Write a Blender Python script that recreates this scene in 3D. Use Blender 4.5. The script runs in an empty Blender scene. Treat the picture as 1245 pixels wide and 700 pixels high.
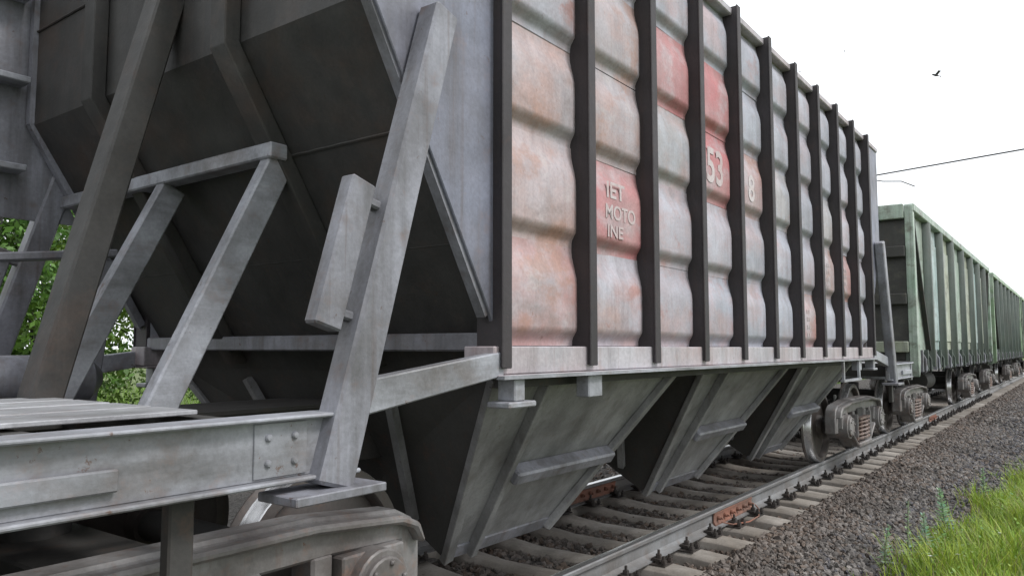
import bpy, bmesh, math, random
import numpy as np
from mathutils import Vector, Matrix
R = math.radians
random.seed(7)
rng = np.random.default_rng(11)
scene = bpy.context.scene
COL = scene.collection

# ------------------------------------------------------------------ camera
cam_d = bpy.data.cameras.new('camera')
cam_d.sensor_width = 36.0
cam_d.lens = 36.0 * 930.0 / 1245.0
cam_d.clip_start = 0.05
cam_d.clip_end = 3000.0
cam = bpy.data.objects.new('camera', cam_d)
COL.objects.link(cam)
cam.location = (0.0, -3.65, 1.49)
cam.rotation_euler = (R(90 + 4.488), 0, R(36.628 - 90))
scene.camera = cam

# ------------------------------------------------------------------ sky, sun, exposure
SUN_EL, SUN_AZ = R(50), R(-78)          # azimuth of the sun measured from +X towards +Y
world = bpy.data.worlds.new('World')
scene.world = world
world.use_nodes = True
wn = world.node_tree
wn.nodes.clear()
sky = wn.nodes.new('ShaderNodeTexSky')
sky.sky_type = 'NISHITA'
sky.sun_disc = False
sky.sun_elevation = SUN_EL
sky.sun_rotation = R(90) - SUN_AZ
sky.dust_density = 4.0
bg1 = wn.nodes.new('ShaderNodeBackground')
bg1.inputs['Strength'].default_value = 0.05
wn.links.new(sky.outputs[0], bg1.inputs['Color'])
bg2 = wn.nodes.new('ShaderNodeBackground')     # even cloud deck, white overcast
bg2.inputs['Color'].default_value = (0.94, 0.97, 1.0, 1)
bg2.inputs['Strength'].default_value = 0.95
mixs = wn.nodes.new('ShaderNodeMixShader')
mixs.inputs[0].default_value = 0.88
wout = wn.nodes.new('ShaderNodeOutputWorld')
wn.links.new(bg1.outputs[0], mixs.inputs[1])
wn.links.new(bg2.outputs[0], mixs.inputs[2])
wn.links.new(mixs.outputs[0], wout.inputs['Surface'])

sun_d = bpy.data.lights.new('sun', 'SUN')
sun_d.energy = 1.5
sun_d.angle = R(14)
sun_d.color = (1.0, 0.985, 0.96)
sun = bpy.data.objects.new('sun', sun_d)
COL.objects.link(sun)
sdir = Vector((math.cos(SUN_EL) * math.cos(SUN_AZ), math.cos(SUN_EL) * math.sin(SUN_AZ), math.sin(SUN_EL)))
sun.rotation_euler = sdir.to_track_quat('Z', 'Y').to_euler()
sun.location = (0, -10, 20)

vs = scene.view_settings
vs.view_transform = 'Standard'
vs.look = 'None'
vs.exposure = 0.8
vs.gamma = 1.0
vs.use_curve_mapping = False
scene.cycles.max_bounces = 8

# ------------------------------------------------------------------ materials
def new_mat(name):
    m = bpy.data.materials.new(name)
    m.use_nodes = True
    nt = m.node_tree
    b = nt.nodes['Principled BSDF']
    return m, nt, b

def noise(nt, vec, scale, detail=6.0, rough=0.6):
    n = nt.nodes.new('ShaderNodeTexNoise')
    n.inputs['Scale'].default_value = scale
    n.inputs['Detail'].default_value = detail
    n.inputs['Roughness'].default_value = rough
    nt.links.new(vec, n.inputs['Vector'])
    return n.outputs['Fac']

def ramp(nt, fac, a, b):
    r = nt.nodes.new('ShaderNodeValToRGB')
    r.color_ramp.elements[0].position = a
    r.color_ramp.elements[1].position = b
    nt.links.new(fac, r.inputs['Fac'])
    return r.outputs['Color']

def mix(nt, fac, c1, c2, mode='MIX'):
    m = nt.nodes.new('ShaderNodeMix')
    m.data_type = 'RGBA'
    m.blend_type = mode
    for key, v in ((0, fac), (6, c1), (7, c2)):
        if isinstance(v, (int, float)):
            m.inputs[key].default_value = v
        elif isinstance(v, tuple):
            m.inputs[key].default_value = (*v, 1) if len(v) == 3 else v
        else:
            nt.links.new(v, m.inputs[key])
    return m.outputs[2]

def mapping(nt, vec, scale, loc=(0, 0, 0)):
    mp = nt.nodes.new('ShaderNodeMapping')
    mp.inputs['Scale'].default_value = scale
    mp.inputs['Location'].default_value = loc
    nt.links.new(vec, mp.inputs['Vector'])
    return mp.outputs[0]

def painted(name, base, second, dirt=(0.06, 0.055, 0.05), rust=(0.16, 0.06, 0.03),
            sec_amt=0.5, dirt_amt=0.6, rust_amt=0.35, rough=0.6, metal=0.0, seed=0.0, bump=0.3, streak=(5, 5, 0.45), grime=0.45, dent=0.0, layers=(), vary=0.0):
    """Weathered coating: two paint tones in soft clouds, run-down dirt streaks, rust freckles."""
    m, nt, b = new_mat(name)
    pos = nt.nodes.new('ShaderNodeNewGeometry').outputs['Position']
    p = mapping(nt, pos, (1, 1, 1), (seed, seed * 1.7, seed * 0.6))
    cloud = ramp(nt, noise(nt, p, 1.9, 7, 0.62), 0.38, 0.64)
    c = mix(nt, mix(nt, sec_amt, (0, 0, 0), cloud), base, second)
    for col_, sc_, lo_, hi_, amt_, sd_, fade in layers:      # patches of other paint or rust, each with its own shape
        mk = ramp(nt, noise(nt, mapping(nt, pos, (1, 1, 1.5), (sd_, sd_ * 0.7, sd_ * 1.3)), sc_, 9, 0.66), lo_, hi_)
        mk = mix(nt, amt_, (0, 0, 0), mk)
        if fade:                                              # rustier towards one end of the wagon
            sx_ = nt.nodes.new('ShaderNodeSeparateXYZ'); nt.links.new(pos, sx_.inputs[0])
            mr_ = nt.nodes.new('ShaderNodeMapRange')
            mr_.inputs['From Min'].default_value = 3.2; mr_.inputs['From Max'].default_value = 8.5
            mr_.inputs['To Min'].default_value = 1.0; mr_.inputs['To Max'].default_value = 0.3
            nt.links.new(sx_.outputs[0], mr_.inputs['Value'])
            mk = mix(nt, 1.0, mk, mr_.outputs[0], 'MULTIPLY')
        c = mix(nt, mk, c, col_)
    if vary:
        oi = nt.nodes.new('ShaderNodeObjectInfo').outputs['Random']
        mv = nt.nodes.new('ShaderNodeMapRange')
        mv.inputs['To Min'].default_value = 1 - vary; mv.inputs['To Max'].default_value = 1 + vary * 0.4
        nt.links.new(oi, mv.inputs['Value'])
        c = mix(nt, 1.0, c, mv.outputs[0], 'MULTIPLY')
    st = ramp(nt, noise(nt, mapping(nt, p, streak), 1.6, 6, 0.65), 0.46, 0.78)
    c = mix(nt, mix(nt, dirt_amt, (0, 0, 0), st), c, dirt)
    fr = ramp(nt, noise(nt, p, 7.5, 9, 0.72), 0.56, 0.70)
    c = mix(nt, mix(nt, rust_amt, (0, 0, 0), fr), c, rust)
    gr = ramp(nt, noise(nt, mapping(nt, p, (1, 1, 0.7), (4, 2, 7)), 3.1, 8, 0.68), 0.47, 0.72)
    c = mix(nt, mix(nt, grime, (0, 0, 0), gr), c, mix(nt, 0.72, c, dirt))
    drip = ramp(nt, noise(nt, mapping(nt, p, (streak[0] * 4, streak[1] * 4, streak[2] * 1.2)), 1.3, 5, 0.6), 0.57, 0.70)
    c = mix(nt, mix(nt, min(1, rust_amt * 0.8), (0, 0, 0), drip), c, mix(nt, 0.5, rust, dirt))
    chip = ramp(nt, noise(nt, p, 16, 10, 0.75), 0.635, 0.655)
    c = mix(nt, mix(nt, min(1, rust_amt * 1.6), (0, 0, 0), chip), c, mix(nt, 0.4, rust, (0.03, 0.02, 0.018)))
    fine = noise(nt, p, 60, 4, 0.6)
    c = mix(nt, 0.45, c, mix(nt, 1.0, c, fine, 'MULTIPLY'))
    nt.links.new(c, b.inputs['Base Color'])
    rr = nt.nodes.new('ShaderNodeMapRange')
    rr.inputs['To Min'].default_value = max(0.05, rough - 0.16)
    rr.inputs['To Max'].default_value = min(1, rough + 0.2)
    nt.links.new(noise(nt, p, 5.0, 5), rr.inputs['Value'])
    nt.links.new(rr.outputs[0], b.inputs['Roughness'])
    b.inputs['Metallic'].default_value = metal
    bp = nt.nodes.new('ShaderNodeBump')
    bp.inputs['Strength'].default_value = bump
    bp.inputs['Distance'].default_value = 0.012
    hn = mix(nt, 0.35, noise(nt, p, 6.0, 4), noise(nt, p, 45.0, 4))
    nt.links.new(hn, bp.inputs['Height'])
    if dent:
        b2 = nt.nodes.new('ShaderNodeBump')
        b2.inputs['Strength'].default_value = dent
        b2.inputs['Distance'].default_value = 0.10
        nt.links.new(noise(nt, p, 2.4, 2, 0.5), b2.inputs['Height'])
        nt.links.new(b2.outputs[0], bp.inputs['Normal'])
    nt.links.new(bp.outputs[0], b.inputs['Normal'])
    return m

M = {}
M['panel_grey'] = painted('panel_grey', (0.47, 0.485, 0.565), (0.37, 0.375, 0.43), sec_amt=0.8, dirt=(0.16, 0.15, 0.15), dirt_amt=0.5, rust_amt=0.28, rust=(0.40, 0.25, 0.21), rough=0.5, dent=0.35, vary=0.12, layers=[((0.57, 0.37, 0.36), 1.5, 0.47, 0.60, 0.70, 2.0, True), ((0.54, 0.40, 0.37), 1.9, 0.54, 0.66, 0.55, 7.0, True), ((0.44, 0.21, 0.175), 3.2, 0.57, 0.64, 0.62, 12.0, True), ((0.24, 0.22, 0.22), 1.7, 0.57, 0.68, 0.5, 31.0, False), ((0.53, 0.56, 0.64), 2.2, 0.48, 0.62, 0.6, 19.0, False)])
M['panel_lilac'] = painted('panel_lilac', (0.49, 0.47, 0.53), (0.44, 0.37, 0.40), sec_amt=0.8, dirt=(0.17, 0.15, 0.15), dirt_amt=0.5, rust_amt=0.3, rust=(0.42, 0.24, 0.2), rough=0.5, seed=3, dent=0.35, vary=0.12, layers=[((0.57, 0.37, 0.36), 1.5, 0.47, 0.60, 0.70, 2.0, True), ((0.54, 0.40, 0.37), 1.9, 0.54, 0.66, 0.55, 7.0, True), ((0.44, 0.21, 0.175), 3.2, 0.57, 0.64, 0.62, 12.0, True), ((0.24, 0.22, 0.22), 1.7, 0.57, 0.68, 0.5, 31.0, False), ((0.53, 0.56, 0.64), 2.2, 0.48, 0.62, 0.6, 19.0, False)])
M['panel_beige'] = painted('panel_beige', (0.47, 0.47, 0.50), (0.44, 0.41, 0.41), sec_amt=0.8, dirt=(0.165, 0.15, 0.155), dirt_amt=0.5, rust_amt=0.35, rust=(0.43, 0.25, 0.18), rough=0.5, seed=9, dent=0.35, vary=0.12, layers=[((0.57, 0.37, 0.36), 1.5, 0.47, 0.60, 0.70, 2.0, True), ((0.54, 0.40, 0.37), 1.9, 0.54, 0.66, 0.55, 7.0, True), ((0.44, 0.21, 0.175), 3.2, 0.57, 0.64, 0.62, 12.0, True), ((0.24, 0.22, 0.22), 1.7, 0.57, 0.68, 0.5, 31.0, False), ((0.53, 0.56, 0.64), 2.2, 0.48, 0.62, 0.6, 19.0, False)])
M['panel_peach'] = painted('panel_peach', (0.53, 0.37, 0.345), (0.52, 0.46, 0.49), sec_amt=0.9, dirt=(0.20, 0.165, 0.17), dirt_amt=0.5, rust_amt=0.35, rust=(0.48, 0.26, 0.19), rough=0.5, seed=5, dent=0.35, vary=0.1, layers=[((0.50, 0.48, 0.52), 2.0, 0.45, 0.60, 0.75, 4.0, False), ((0.47, 0.26, 0.19), 3.0, 0.53, 0.64, 0.6, 11.0, False), ((0.60, 0.55, 0.55), 4.2, 0.58, 0.66, 0.5, 23.0, False), ((0.27, 0.22, 0.21), 2.0, 0.58, 0.68, 0.5, 31.0, False)])
M['panel_pink'] = painted('panel_pink', (0.52, 0.30, 0.29), (0.53, 0.42, 0.43), sec_amt=0.9, dirt=(0.22, 0.17, 0.165), dirt_amt=0.45, rust_amt=0.35, rust=(0.46, 0.22, 0.18), rough=0.5, seed=6, dent=0.35, vary=0.1, layers=[((0.50, 0.48, 0.52), 2.0, 0.45, 0.60, 0.75, 4.0, False), ((0.47, 0.26, 0.19), 3.0, 0.53, 0.64, 0.6, 11.0, False), ((0.60, 0.55, 0.55), 4.2, 0.58, 0.66, 0.5, 23.0, False), ((0.27, 0.22, 0.21), 2.0, 0.58, 0.68, 0.5, 31.0, False)])
M['panel_red'] = painted('panel_red', (0.53, 0.19, 0.20), (0.54, 0.33, 0.335), sec_amt=0.9, dirt=(0.20, 0.14, 0.14), dirt_amt=0.4, rust_amt=0.3, rust=(0.5, 0.36, 0.35), rough=0.5, seed=8, dent=0.35, layers=[((0.55, 0.50, 0.53), 2.6, 0.52, 0.64, 0.6, 4.0, False)])
M['sill'] = painted('sill', (0.52, 0.50, 0.54), (0.46, 0.38, 0.39), sec_amt=0.8, dirt_amt=0.5, rust_amt=0.4, rust=(0.35, 0.18, 0.13), rough=0.5, seed=2)
M['rib_dark'] = painted('rib_dark', (0.045, 0.037, 0.042), (0.028, 0.024, 0.026), sec_amt=0.8, dirt_amt=0.5, dirt=(0.02,0.018,0.018), rust_amt=0.4, rust=(0.085, 0.045, 0.036), rough=0.6, seed=1)
M['plate_blue'] = painted('plate_blue', (0.235, 0.25, 0.325), (0.17, 0.17, 0.205), sec_amt=0.9, dirt_amt=0.6, rust_amt=0.4, rust=(0.2, 0.13, 0.11), rough=0.45, seed=4, dent=0.4)
M['end_grey'] = painted('end_grey', (0.33, 0.335, 0.385), (0.20, 0.20, 0.225), sec_amt=1.0, dirt_amt=0.75, rust_amt=0.5, rust=(0.15, 0.085, 0.06), rough=0.45, seed=12, grime=0.7, dent=0.2, layers=[((0.14, 0.115, 0.10), 2.1, 0.55, 0.68, 0.5, 5.0, False)])
M['beam_pale'] = painted('beam_pale', (0.45, 0.465, 0.52), (0.27, 0.275, 0.30), sec_amt=1.0, dirt_amt=0.75, rust_amt=0.5, rust=(0.19, 0.11, 0.08), rough=0.42, seed=14, dent=0.2, layers=[((0.16, 0.13, 0.115), 2.3, 0.55, 0.68, 0.55, 5.0, False)], streak=(0.6, 4, 4), grime=0.7)
M['deck_glare'] = painted('deck_glare', (0.58, 0.59, 0.62), (0.42, 0.42, 0.44), sec_amt=1.0, dirt_amt=0.5, rust_amt=0.35, rust=(0.25, 0.15, 0.1), rough=0.32, metal=0.2, seed=41, streak=(0.6, 4, 4))  # sky glare on the deck top is put into the paler base colour
M['sheet_dark'] = painted('sheet_dark', (0.046, 0.045, 0.044), (0.031, 0.030, 0.029), sec_amt=0.9, dirt=(0.09, 0.083, 0.077), dirt_amt=0.3, rust_amt=0.45, rust=(0.07, 0.042, 0.03), rough=0.65, seed=15, dent=0.3, layers=[((0.075, 0.05, 0.038), 1.3, 0.52, 0.66, 0.7, 3.0, False), ((0.085, 0.08, 0.076), 2.5, 0.58, 0.68, 0.5, 8.0, False)])
M['bin_grey'] = painted('bin_grey', (0.36, 0.36, 0.37), (0.20, 0.20, 0.205), sec_amt=1.0, dirt_amt=0.65, rust_amt=0.4, rust=(0.15, 0.11, 0.085), rough=0.42, seed=16, streak=(3, 3, 0.6), grime=0.6, dent=0.35)
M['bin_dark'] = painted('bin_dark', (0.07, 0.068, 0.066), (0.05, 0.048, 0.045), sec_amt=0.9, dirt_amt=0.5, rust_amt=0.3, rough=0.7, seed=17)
M['under_dark'] = painted('under_dark', (0.06, 0.057, 0.055), (0.04, 0.038, 0.036), sec_amt=0.9, dirt_amt=0.5, rust_amt=0.5, rust=(0.10, 0.055, 0.035), rough=0.7, seed=18)
M['cast_steel'] = painted('cast_steel', (0.30, 0.29, 0.29), (0.15, 0.13, 0.125), sec_amt=1.0, dirt_amt=0.65, rust_amt=0.6, rust=(0.26, 0.13, 0.08), rough=0.48, seed=19, streak=(4, 4, 2), grime=0.7)
M['spring_rust'] = painted('spring_rust', (0.30, 0.19, 0.15), (0.22, 0.18, 0.165), sec_amt=0.9, dirt_amt=0.4, rust_amt=0.6, rust=(0.26, 0.10, 0.05), rough=0.6, seed=20)
M['wheel_steel'] = painted('wheel_steel', (0.10, 0.085, 0.08), (0.07, 0.06, 0.055), sec_amt=0.9, dirt_amt=0.4, rust_amt=0.5, rust=(0.13, 0.07, 0.045), rough=0.55, seed=21)
M['white_mark'] = painted('white_mark', (0.66, 0.62, 0.63), (0.56, 0.44, 0.44), sec_amt=1.0, dirt=(0.4, 0.3, 0.3), dirt_amt=0.6, rust_amt=0.5, rust=(0.5, 0.3, 0.28), rough=0.55, seed=23)
M['gon_green'] = painted('gon_green', (0.37, 0.50, 0.40), (0.50, 0.58, 0.50), sec_amt=0.9, dirt_amt=0.7, rust_amt=0.45, rust=(0.17, 0.14, 0.09), rough=0.45, seed=24, grime=0.65, layers=[((0.62, 0.68, 0.64), 2.2, 0.52, 0.64, 0.55, 3.0, False), ((0.17, 0.16, 0.125), 2.8, 0.53, 0.64, 0.7, 9.0, False)], vary=0.25)
M['gon_teal'] = painted('gon_teal', (0.38, 0.54, 0.52), (0.60, 0.70, 0.72), sec_amt=0.9, dirt_amt=0.65, rust_amt=0.4, rust=(0.2, 0.18, 0.13), rough=0.4, seed=25, grime=0.6, layers=[((0.62, 0.68, 0.64), 2.2, 0.52, 0.64, 0.55, 3.0, False), ((0.17, 0.16, 0.125), 2.8, 0.53, 0.64, 0.7, 9.0, False)], vary=0.25)
M['gon_olive'] = painted('gon_olive', (0.42, 0.47, 0.34), (0.52, 0.55, 0.45), sec_amt=0.9, dirt_amt=0.7, rust_amt=0.45, rust=(0.2, 0.15, 0.1), rough=0.45, seed=26, grime=0.65, layers=[((0.62, 0.68, 0.64), 2.2, 0.52, 0.64, 0.55, 3.0, False), ((0.17, 0.16, 0.125), 2.8, 0.53, 0.64, 0.7, 9.0, False)], vary=0.25)
M['gon_grass'] = painted('gon_grass', (0.30, 0.46, 0.27), (0.42, 0.55, 0.38), sec_amt=0.9, dirt_amt=0.65, rust_amt=0.4, rust=(0.16, 0.14, 0.08), rough=0.45, seed=29, grime=0.6, layers=[((0.62, 0.68, 0.64), 2.2, 0.52, 0.64, 0.55, 3.0, False), ((0.17, 0.16, 0.125), 2.8, 0.53, 0.64, 0.7, 9.0, False)], vary=0.25)
M['gon_post'] = painted('gon_post', (0.075, 0.10, 0.09), (0.11, 0.14, 0.118), sec_amt=0.9, dirt_amt=0.6, rust_amt=0.4, rust=(0.10, 0.08, 0.06), rough=0.55, seed=27)
M['gon_end'] = painted('gon_end', (0.058, 0.058, 0.052), (0.038, 0.036, 0.033), sec_amt=0.9, dirt=(0.02, 0.02, 0.018), dirt_amt=0.6, rust_amt=0.5, rust=(0.09, 0.065, 0.045), rough=0.65, seed=28, layers=[((0.12, 0.12, 0.085), 2.6, 0.54, 0.66, 0.6, 3.0, False)])
M['dark_gap'] = painted('dark_gap', (0.03, 0.034, 0.03), (0.025, 0.025, 0.025), rough=0.8, seed=30)
M['rail_side'] = painted('rail_side', (0.30, 0.305, 0.315), (0.20, 0.185, 0.175), sec_amt=0.9, dirt_amt=0.5, rust_amt=0.5, rust=(0.20, 0.13, 0.095), rough=0.5, metal=0.2, seed=31, streak=(0.7, 4, 6))
M['rail_rust'] = painted('rail_rust', (0.36, 0.15, 0.10), (0.20, 0.12, 0.09), sec_amt=1.0, dirt_amt=0.5, dirt=(0.10, 0.075, 0.065), rust_amt=0.5, rust=(0.45, 0.19, 0.11), rough=0.75, seed=32)
M['clip_iron'] = painted('clip_iron', (0.035, 0.031, 0.03), (0.06, 0.045, 0.038), sec_amt=0.9, rust_amt=0.5, rust=(0.085, 0.045, 0.03), rough=0.7, seed=33, vary=0.3)
M['concrete'] = painted('concrete', (0.42, 0.385, 0.35), (0.28, 0.245, 0.21), sec_amt=1.0, dirt_amt=0.6, dirt=(0.11, 0.095, 0.08), rust_amt=0.45, rust=(0.19, 0.14, 0.105), rough=0.85, seed=34, streak=(4, 1.2, 4), grime=0.7, vary=0.25)
M['mast_concrete'] = painted('mast_concrete', (0.36, 0.35, 0.33), (0.3, 0.29, 0.27), rust_amt=0.1, rough=0.85, seed=35)
M['wire'] = painted('wire', (0.05, 0.05, 0.055), (0.04, 0.04, 0.04), rust_amt=0.1, rough=0.5, metal=0.5, seed=36)
M['bird'] = painted('bird', (0.03, 0.03, 0.035), (0.05, 0.05, 0.05), rust_amt=0, rough=0.7)

m, nt, b = new_mat('steel_bright')
b.inputs['Base Color'].default_value = (0.62, 0.62, 0.63, 1)
b.inputs['Metallic'].default_value = 0.9
tc = nt.nodes.new('ShaderNodeNewGeometry').outputs['Position']
mr = nt.nodes.new('ShaderNodeMapRange')
mr.inputs['To Min'].default_value = 0.16
mr.inputs['To Max'].default_value = 0.42
nt.links.new(noise(nt, mapping(nt, tc, (0.5, 60, 8)), 3.0), mr.inputs['Value'])
nt.links.new(mr.outputs[0], b.inputs['Roughness'])
M['steel_bright'] = m

def attr_mat(name, rough=0.85, trans=0.0, bumpy=True):
    """Colour from the per-piece 'tint' attribute plus grain."""
    m, nt, b = new_mat(name)
    a = nt.nodes.new('ShaderNodeAttribute')
    a.attribute_name = 'tint'
    pos = nt.nodes.new('ShaderNodeNewGeometry').outputs['Position']
    if bumpy:
        fine = ramp(nt, noise(nt, pos, 90, 4), 0.25, 0.75)
        c = mix(nt, 0.45, a.outputs['Color'], mix(nt, 1.0, a.outputs['Color'], fine, 'MULTIPLY'))
    else:
        c = a.outputs['Color']
    nt.links.new(c, b.inputs['Base Color'])
    b.inputs['Roughness'].default_value = rough
    if trans:
        tr = nt.nodes.new('ShaderNodeBsdfTranslucent')
        nt.links.new(c, tr.inputs['Color'])
        ms = nt.nodes.new('ShaderNodeMixShader')
        ms.inputs[0].default_value = trans
        out = nt.nodes['Material Output']
        nt.links.new(b.outputs[0], ms.inputs[1])
        nt.links.new(tr.outputs[0], ms.inputs[2])
        nt.links.new(ms.outputs[0], out.inputs['Surface'])
    return m
M['stone'] = attr_mat('stone')
M['leaf'] = attr_mat('leaf', 0.55, 0.35, False)

def ground_mat(name, c1, c2, c3, s1, s2, bump):
    m, nt, b = new_mat(name)
    pos = nt.nodes.new('ShaderNodeNewGeometry').outputs['Position']
    v = nt.nodes.new('ShaderNodeTexVoronoi')
    v.inputs['Scale'].default_value = s2
    nt.links.new(pos, v.inputs['Vector'])
    sp = nt.nodes.new('ShaderNodeSeparateColor')
    nt.links.new(v.outputs['Color'], sp.inputs[0])
    c = mix(nt, ramp(nt, noise(nt, pos, s1, 6), 0.35, 0.65), c1, c2)
    c = mix(nt, mix(nt, 0.7, (0, 0, 0), sp.outputs[0]), c, c3)
    nt.links.new(c, b.inputs['Base Color'])
    b.inputs['Roughness'].default_value = 0.9
    bp = nt.nodes.new('ShaderNodeBump')
    bp.inputs['Strength'].default_value = bump
    bp.inputs['Distance'].default_value = 0.04
    nt.links.new(v.outputs['Distance'], bp.inputs['Height'])
    nt.links.new(bp.outputs[0], b.inputs['Normal'])
    return m
M['ballast_bed'] = ground_mat('ballast_bed', (0.062, 0.053, 0.047), (0.045, 0.04, 0.038), (0.10, 0.09, 0.083), 1.3, 30, 1.0)
M['ground'] = ground_mat('ground', (0.06, 0.095, 0.02), (0.08, 0.10, 0.03), (0.10, 0.13, 0.035), 0.35, 9, 0.6)

# ------------------------------------------------------------------ mesh helpers
class MB:
    def __init__(s):
        s.v = []; s.f = []; s.mi = []
    def add(s, verts, faces, mi=0):
        o = len(s.v)
        s.v += [tuple(p) for p in verts]
        s.f += [tuple(i + o for i in q) for q in faces]
        s.mi += [mi] * len(faces)
        return s
    def box(s, x0, x1, y0, y1, z0, z1, mi=0):
        v = [(x0, y0, z0), (x1, y0, z0), (x1, y1, z0), (x0, y1, z0), (x0, y0, z1), (x1, y0, z1), (x1, y1, z1), (x0, y1, z1)]
        return s.add(v, [(0, 3, 2, 1), (4, 5, 6, 7), (0, 1, 5, 4), (1, 2, 6, 5), (2, 3, 7, 6), (3, 0, 4, 7)], mi)
    def beam(s, p0, p1, w, h, up=(0, 1, 0), mi=0, w1=None, h1=None):
        p0 = Vector(p0); p1 = Vector(p1); d = (p1 - p0).normalized(); u = Vector(up)
        sd = d.cross(u).normalized(); u = sd.cross(d).normalized()
        w1 = w if w1 is None else w1; h1 = h if h1 is None else h1
        v = []
        for p, a, c in ((p0, w, h), (p1, w1, h1)):
            v += [p - sd * a / 2 - u * c / 2, p + sd * a / 2 - u * c / 2, p + sd * a / 2 + u * c / 2, p - sd * a / 2 + u * c / 2]
        return s.add(v, [(0, 1, 2, 3), (7, 6, 5, 4), (0, 4, 5, 1), (1, 5, 6, 2), (2, 6, 7, 3), (3, 7, 4, 0)], mi)
    def cyl(s, p0, p1, r0, r1=None, n=16, mi=0):
        r1 = r0 if r1 is None else r1
        p0 = Vector(p0); p1 = Vector(p1); d = (p1 - p0).normalized()
        a = d.orthogonal().normalized(); c = d.cross(a)
        v = []
        for p, r in ((p0, r0), (p1, r1)):
            v += [p + (a * math.cos(2 * math.pi * k / n) + c * math.sin(2 * math.pi * k / n)) * r for k in range(n)]
        f = [(k, (k + 1) % n, n + (k + 1) % n, n + k) for k in range(n)]
        f += [tuple(range(n - 1, -1, -1)), tuple(range(n, 2 * n))]
        return s.add(v, f, mi)
    def prism(s, pts, y0, y1, mi=0):            # polygon in x-z, extruded along y
        n = len(pts)
        v = [(p[0], y0, p[1]) for p in pts] + [(p[0], y1, p[1]) for p in pts]
        f = [tuple(range(n)), tuple(range(2 * n - 1, n - 1, -1))]
        f += [(k, n + k, n + (k + 1) % n, (k + 1) % n) for k in range(n)]
        return s.add(v, f, mi)
    def prism_x(s, pts, x0, x1, mi=0):          # polygon in y-z, extruded along x
        n = len(pts)
        v = [(x0, p[0], p[1]) for p in pts] + [(x1, p[0], p[1]) for p in pts]
        f = [tuple(range(n)), tuple(range(2 * n - 1, n - 1, -1))]
        f += [(k, n + k, n + (k + 1) % n, (k + 1) % n) for k in range(n)]
        return s.add(v, f, mi)
    def lathe_y(s, prof, n=36, cx=0, cz=0, mi=0):   # prof: (radius, y)
        o = []
        for r, y in prof:
            o += [(cx + r * math.cos(2 * math.pi * k / n), y, cz + r * math.sin(2 * math.pi * k / n)) for k in range(n)]
        f = []
        for i in range(len(prof) - 1):
            for k in range(n):
                f.append((i * n + k, i * n + (k + 1) % n, (i + 1) * n + (k + 1) % n, (i + 1) * n + k))
        return s.add(o, f, mi)
    def tube(s, path, r, n=8, mi=0):
        path = [Vector(p) for p in path]
        v = []; up = None
        for i, p in enumerate(path):
            d = (path[min(i + 1, len(path) - 1)] - path[max(i - 1, 0)]).normalized()
            if up is None: up = d.orthogonal().normalized()
            up = (up - d * up.dot(d)).normalized(); c = d.cross(up)
            v += [p + (up * math.cos(2 * math.pi * k / n) + c * math.sin(2 * math.pi * k / n)) * r for k in range(n)]
        f = [(i * n + k, i * n + (k + 1) % n, (i + 1) * n + (k + 1) % n, (i + 1) * n + k) for i in range(len(path) - 1) for k in range(n)]
        f += [tuple(range(n - 1, -1, -1)), tuple(range(len(v) - n, len(v)))]
        return s.add(v, f, mi)
    def flipx(s):
        s.v = [(-x, y, z) for x, y, z in s.v]; return s
    def flipy(s):
        s.v = [(x, -y, z) for x, y, z in s.v]; return s
    def mesh(s, name, bevel=0.0, sharp=35, recalc=True):
        me = bpy.data.meshes.new(name)
        me.from_pydata(s.v, [], s.f)
        bm = bmesh.new(); bm.from_mesh(me)
        for i, fc in enumerate(bm.faces): fc.material_index = s.mi[i]
        if recalc: bmesh.ops.recalc_face_normals(bm, faces=bm.faces)
        if bevel > 0:
            ed = [e for e in bm.edges if len(e.link_faces) == 2 and e.calc_face_angle(0) > R(30)]
            bmesh.ops.bevel(bm, geom=ed, offset=bevel, segments=1, affect='EDGES', profile=0.5, clamp_overlap=True)
        for fc in bm.faces: fc.smooth = True
        for e in bm.edges:
            if len(e.link_faces) != 2 or e.calc_face_angle(0) > R(sharp): e.smooth = False
        bm.to_mesh(me); bm.free()
        return me

def link(name, me, mats, parent=None, loc=(0, 0, 0), rot=(0, 0, 0)):
    o = bpy.data.objects.new(name, me)
    COL.objects.link(o)
    if mats is not None and me is not None and not me.materials:
        for mm in (mats if isinstance(mats, (list, tuple)) else [mats]): me.materials.append(M[mm])
    o.location = loc; o.rotation_euler = rot
    if parent: o.parent = parent
    return o

def build(mb, name, mats, parent=None, loc=(0, 0, 0), rot=(0, 0, 0), bevel=0.0, sharp=35):
    return link(name, mb.mesh(name, bevel, sharp), mats, parent, loc, rot)

def own_mat(o, mat):
    o.material_slots[0].link = 'OBJECT'
    o.material_slots[0].material = M[mat]

def empty(name, loc, rz=0.0):
    o = bpy.data.objects.new(name, None)
    COL.objects.link(o)
    o.location = loc; o.rotation_euler = (0, 0, rz)
    o.empty_display_size = 0.3
    return o

def tag(o, label=None, cat=None, group=None, kind=None):
    if label: o['label'] = label
    if cat: o['category'] = cat
    if group: o['group'] = group
    if kind: o['kind'] = kind
    return o

def copy_tree(o, parent=None, skip=()):
    c = o.copy(); COL.objects.link(c); c.parent = parent
    for ch in list(o.children):
        if ch.name.split('.')[0] not in skip: copy_tree(ch, c, skip)
    return c

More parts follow.
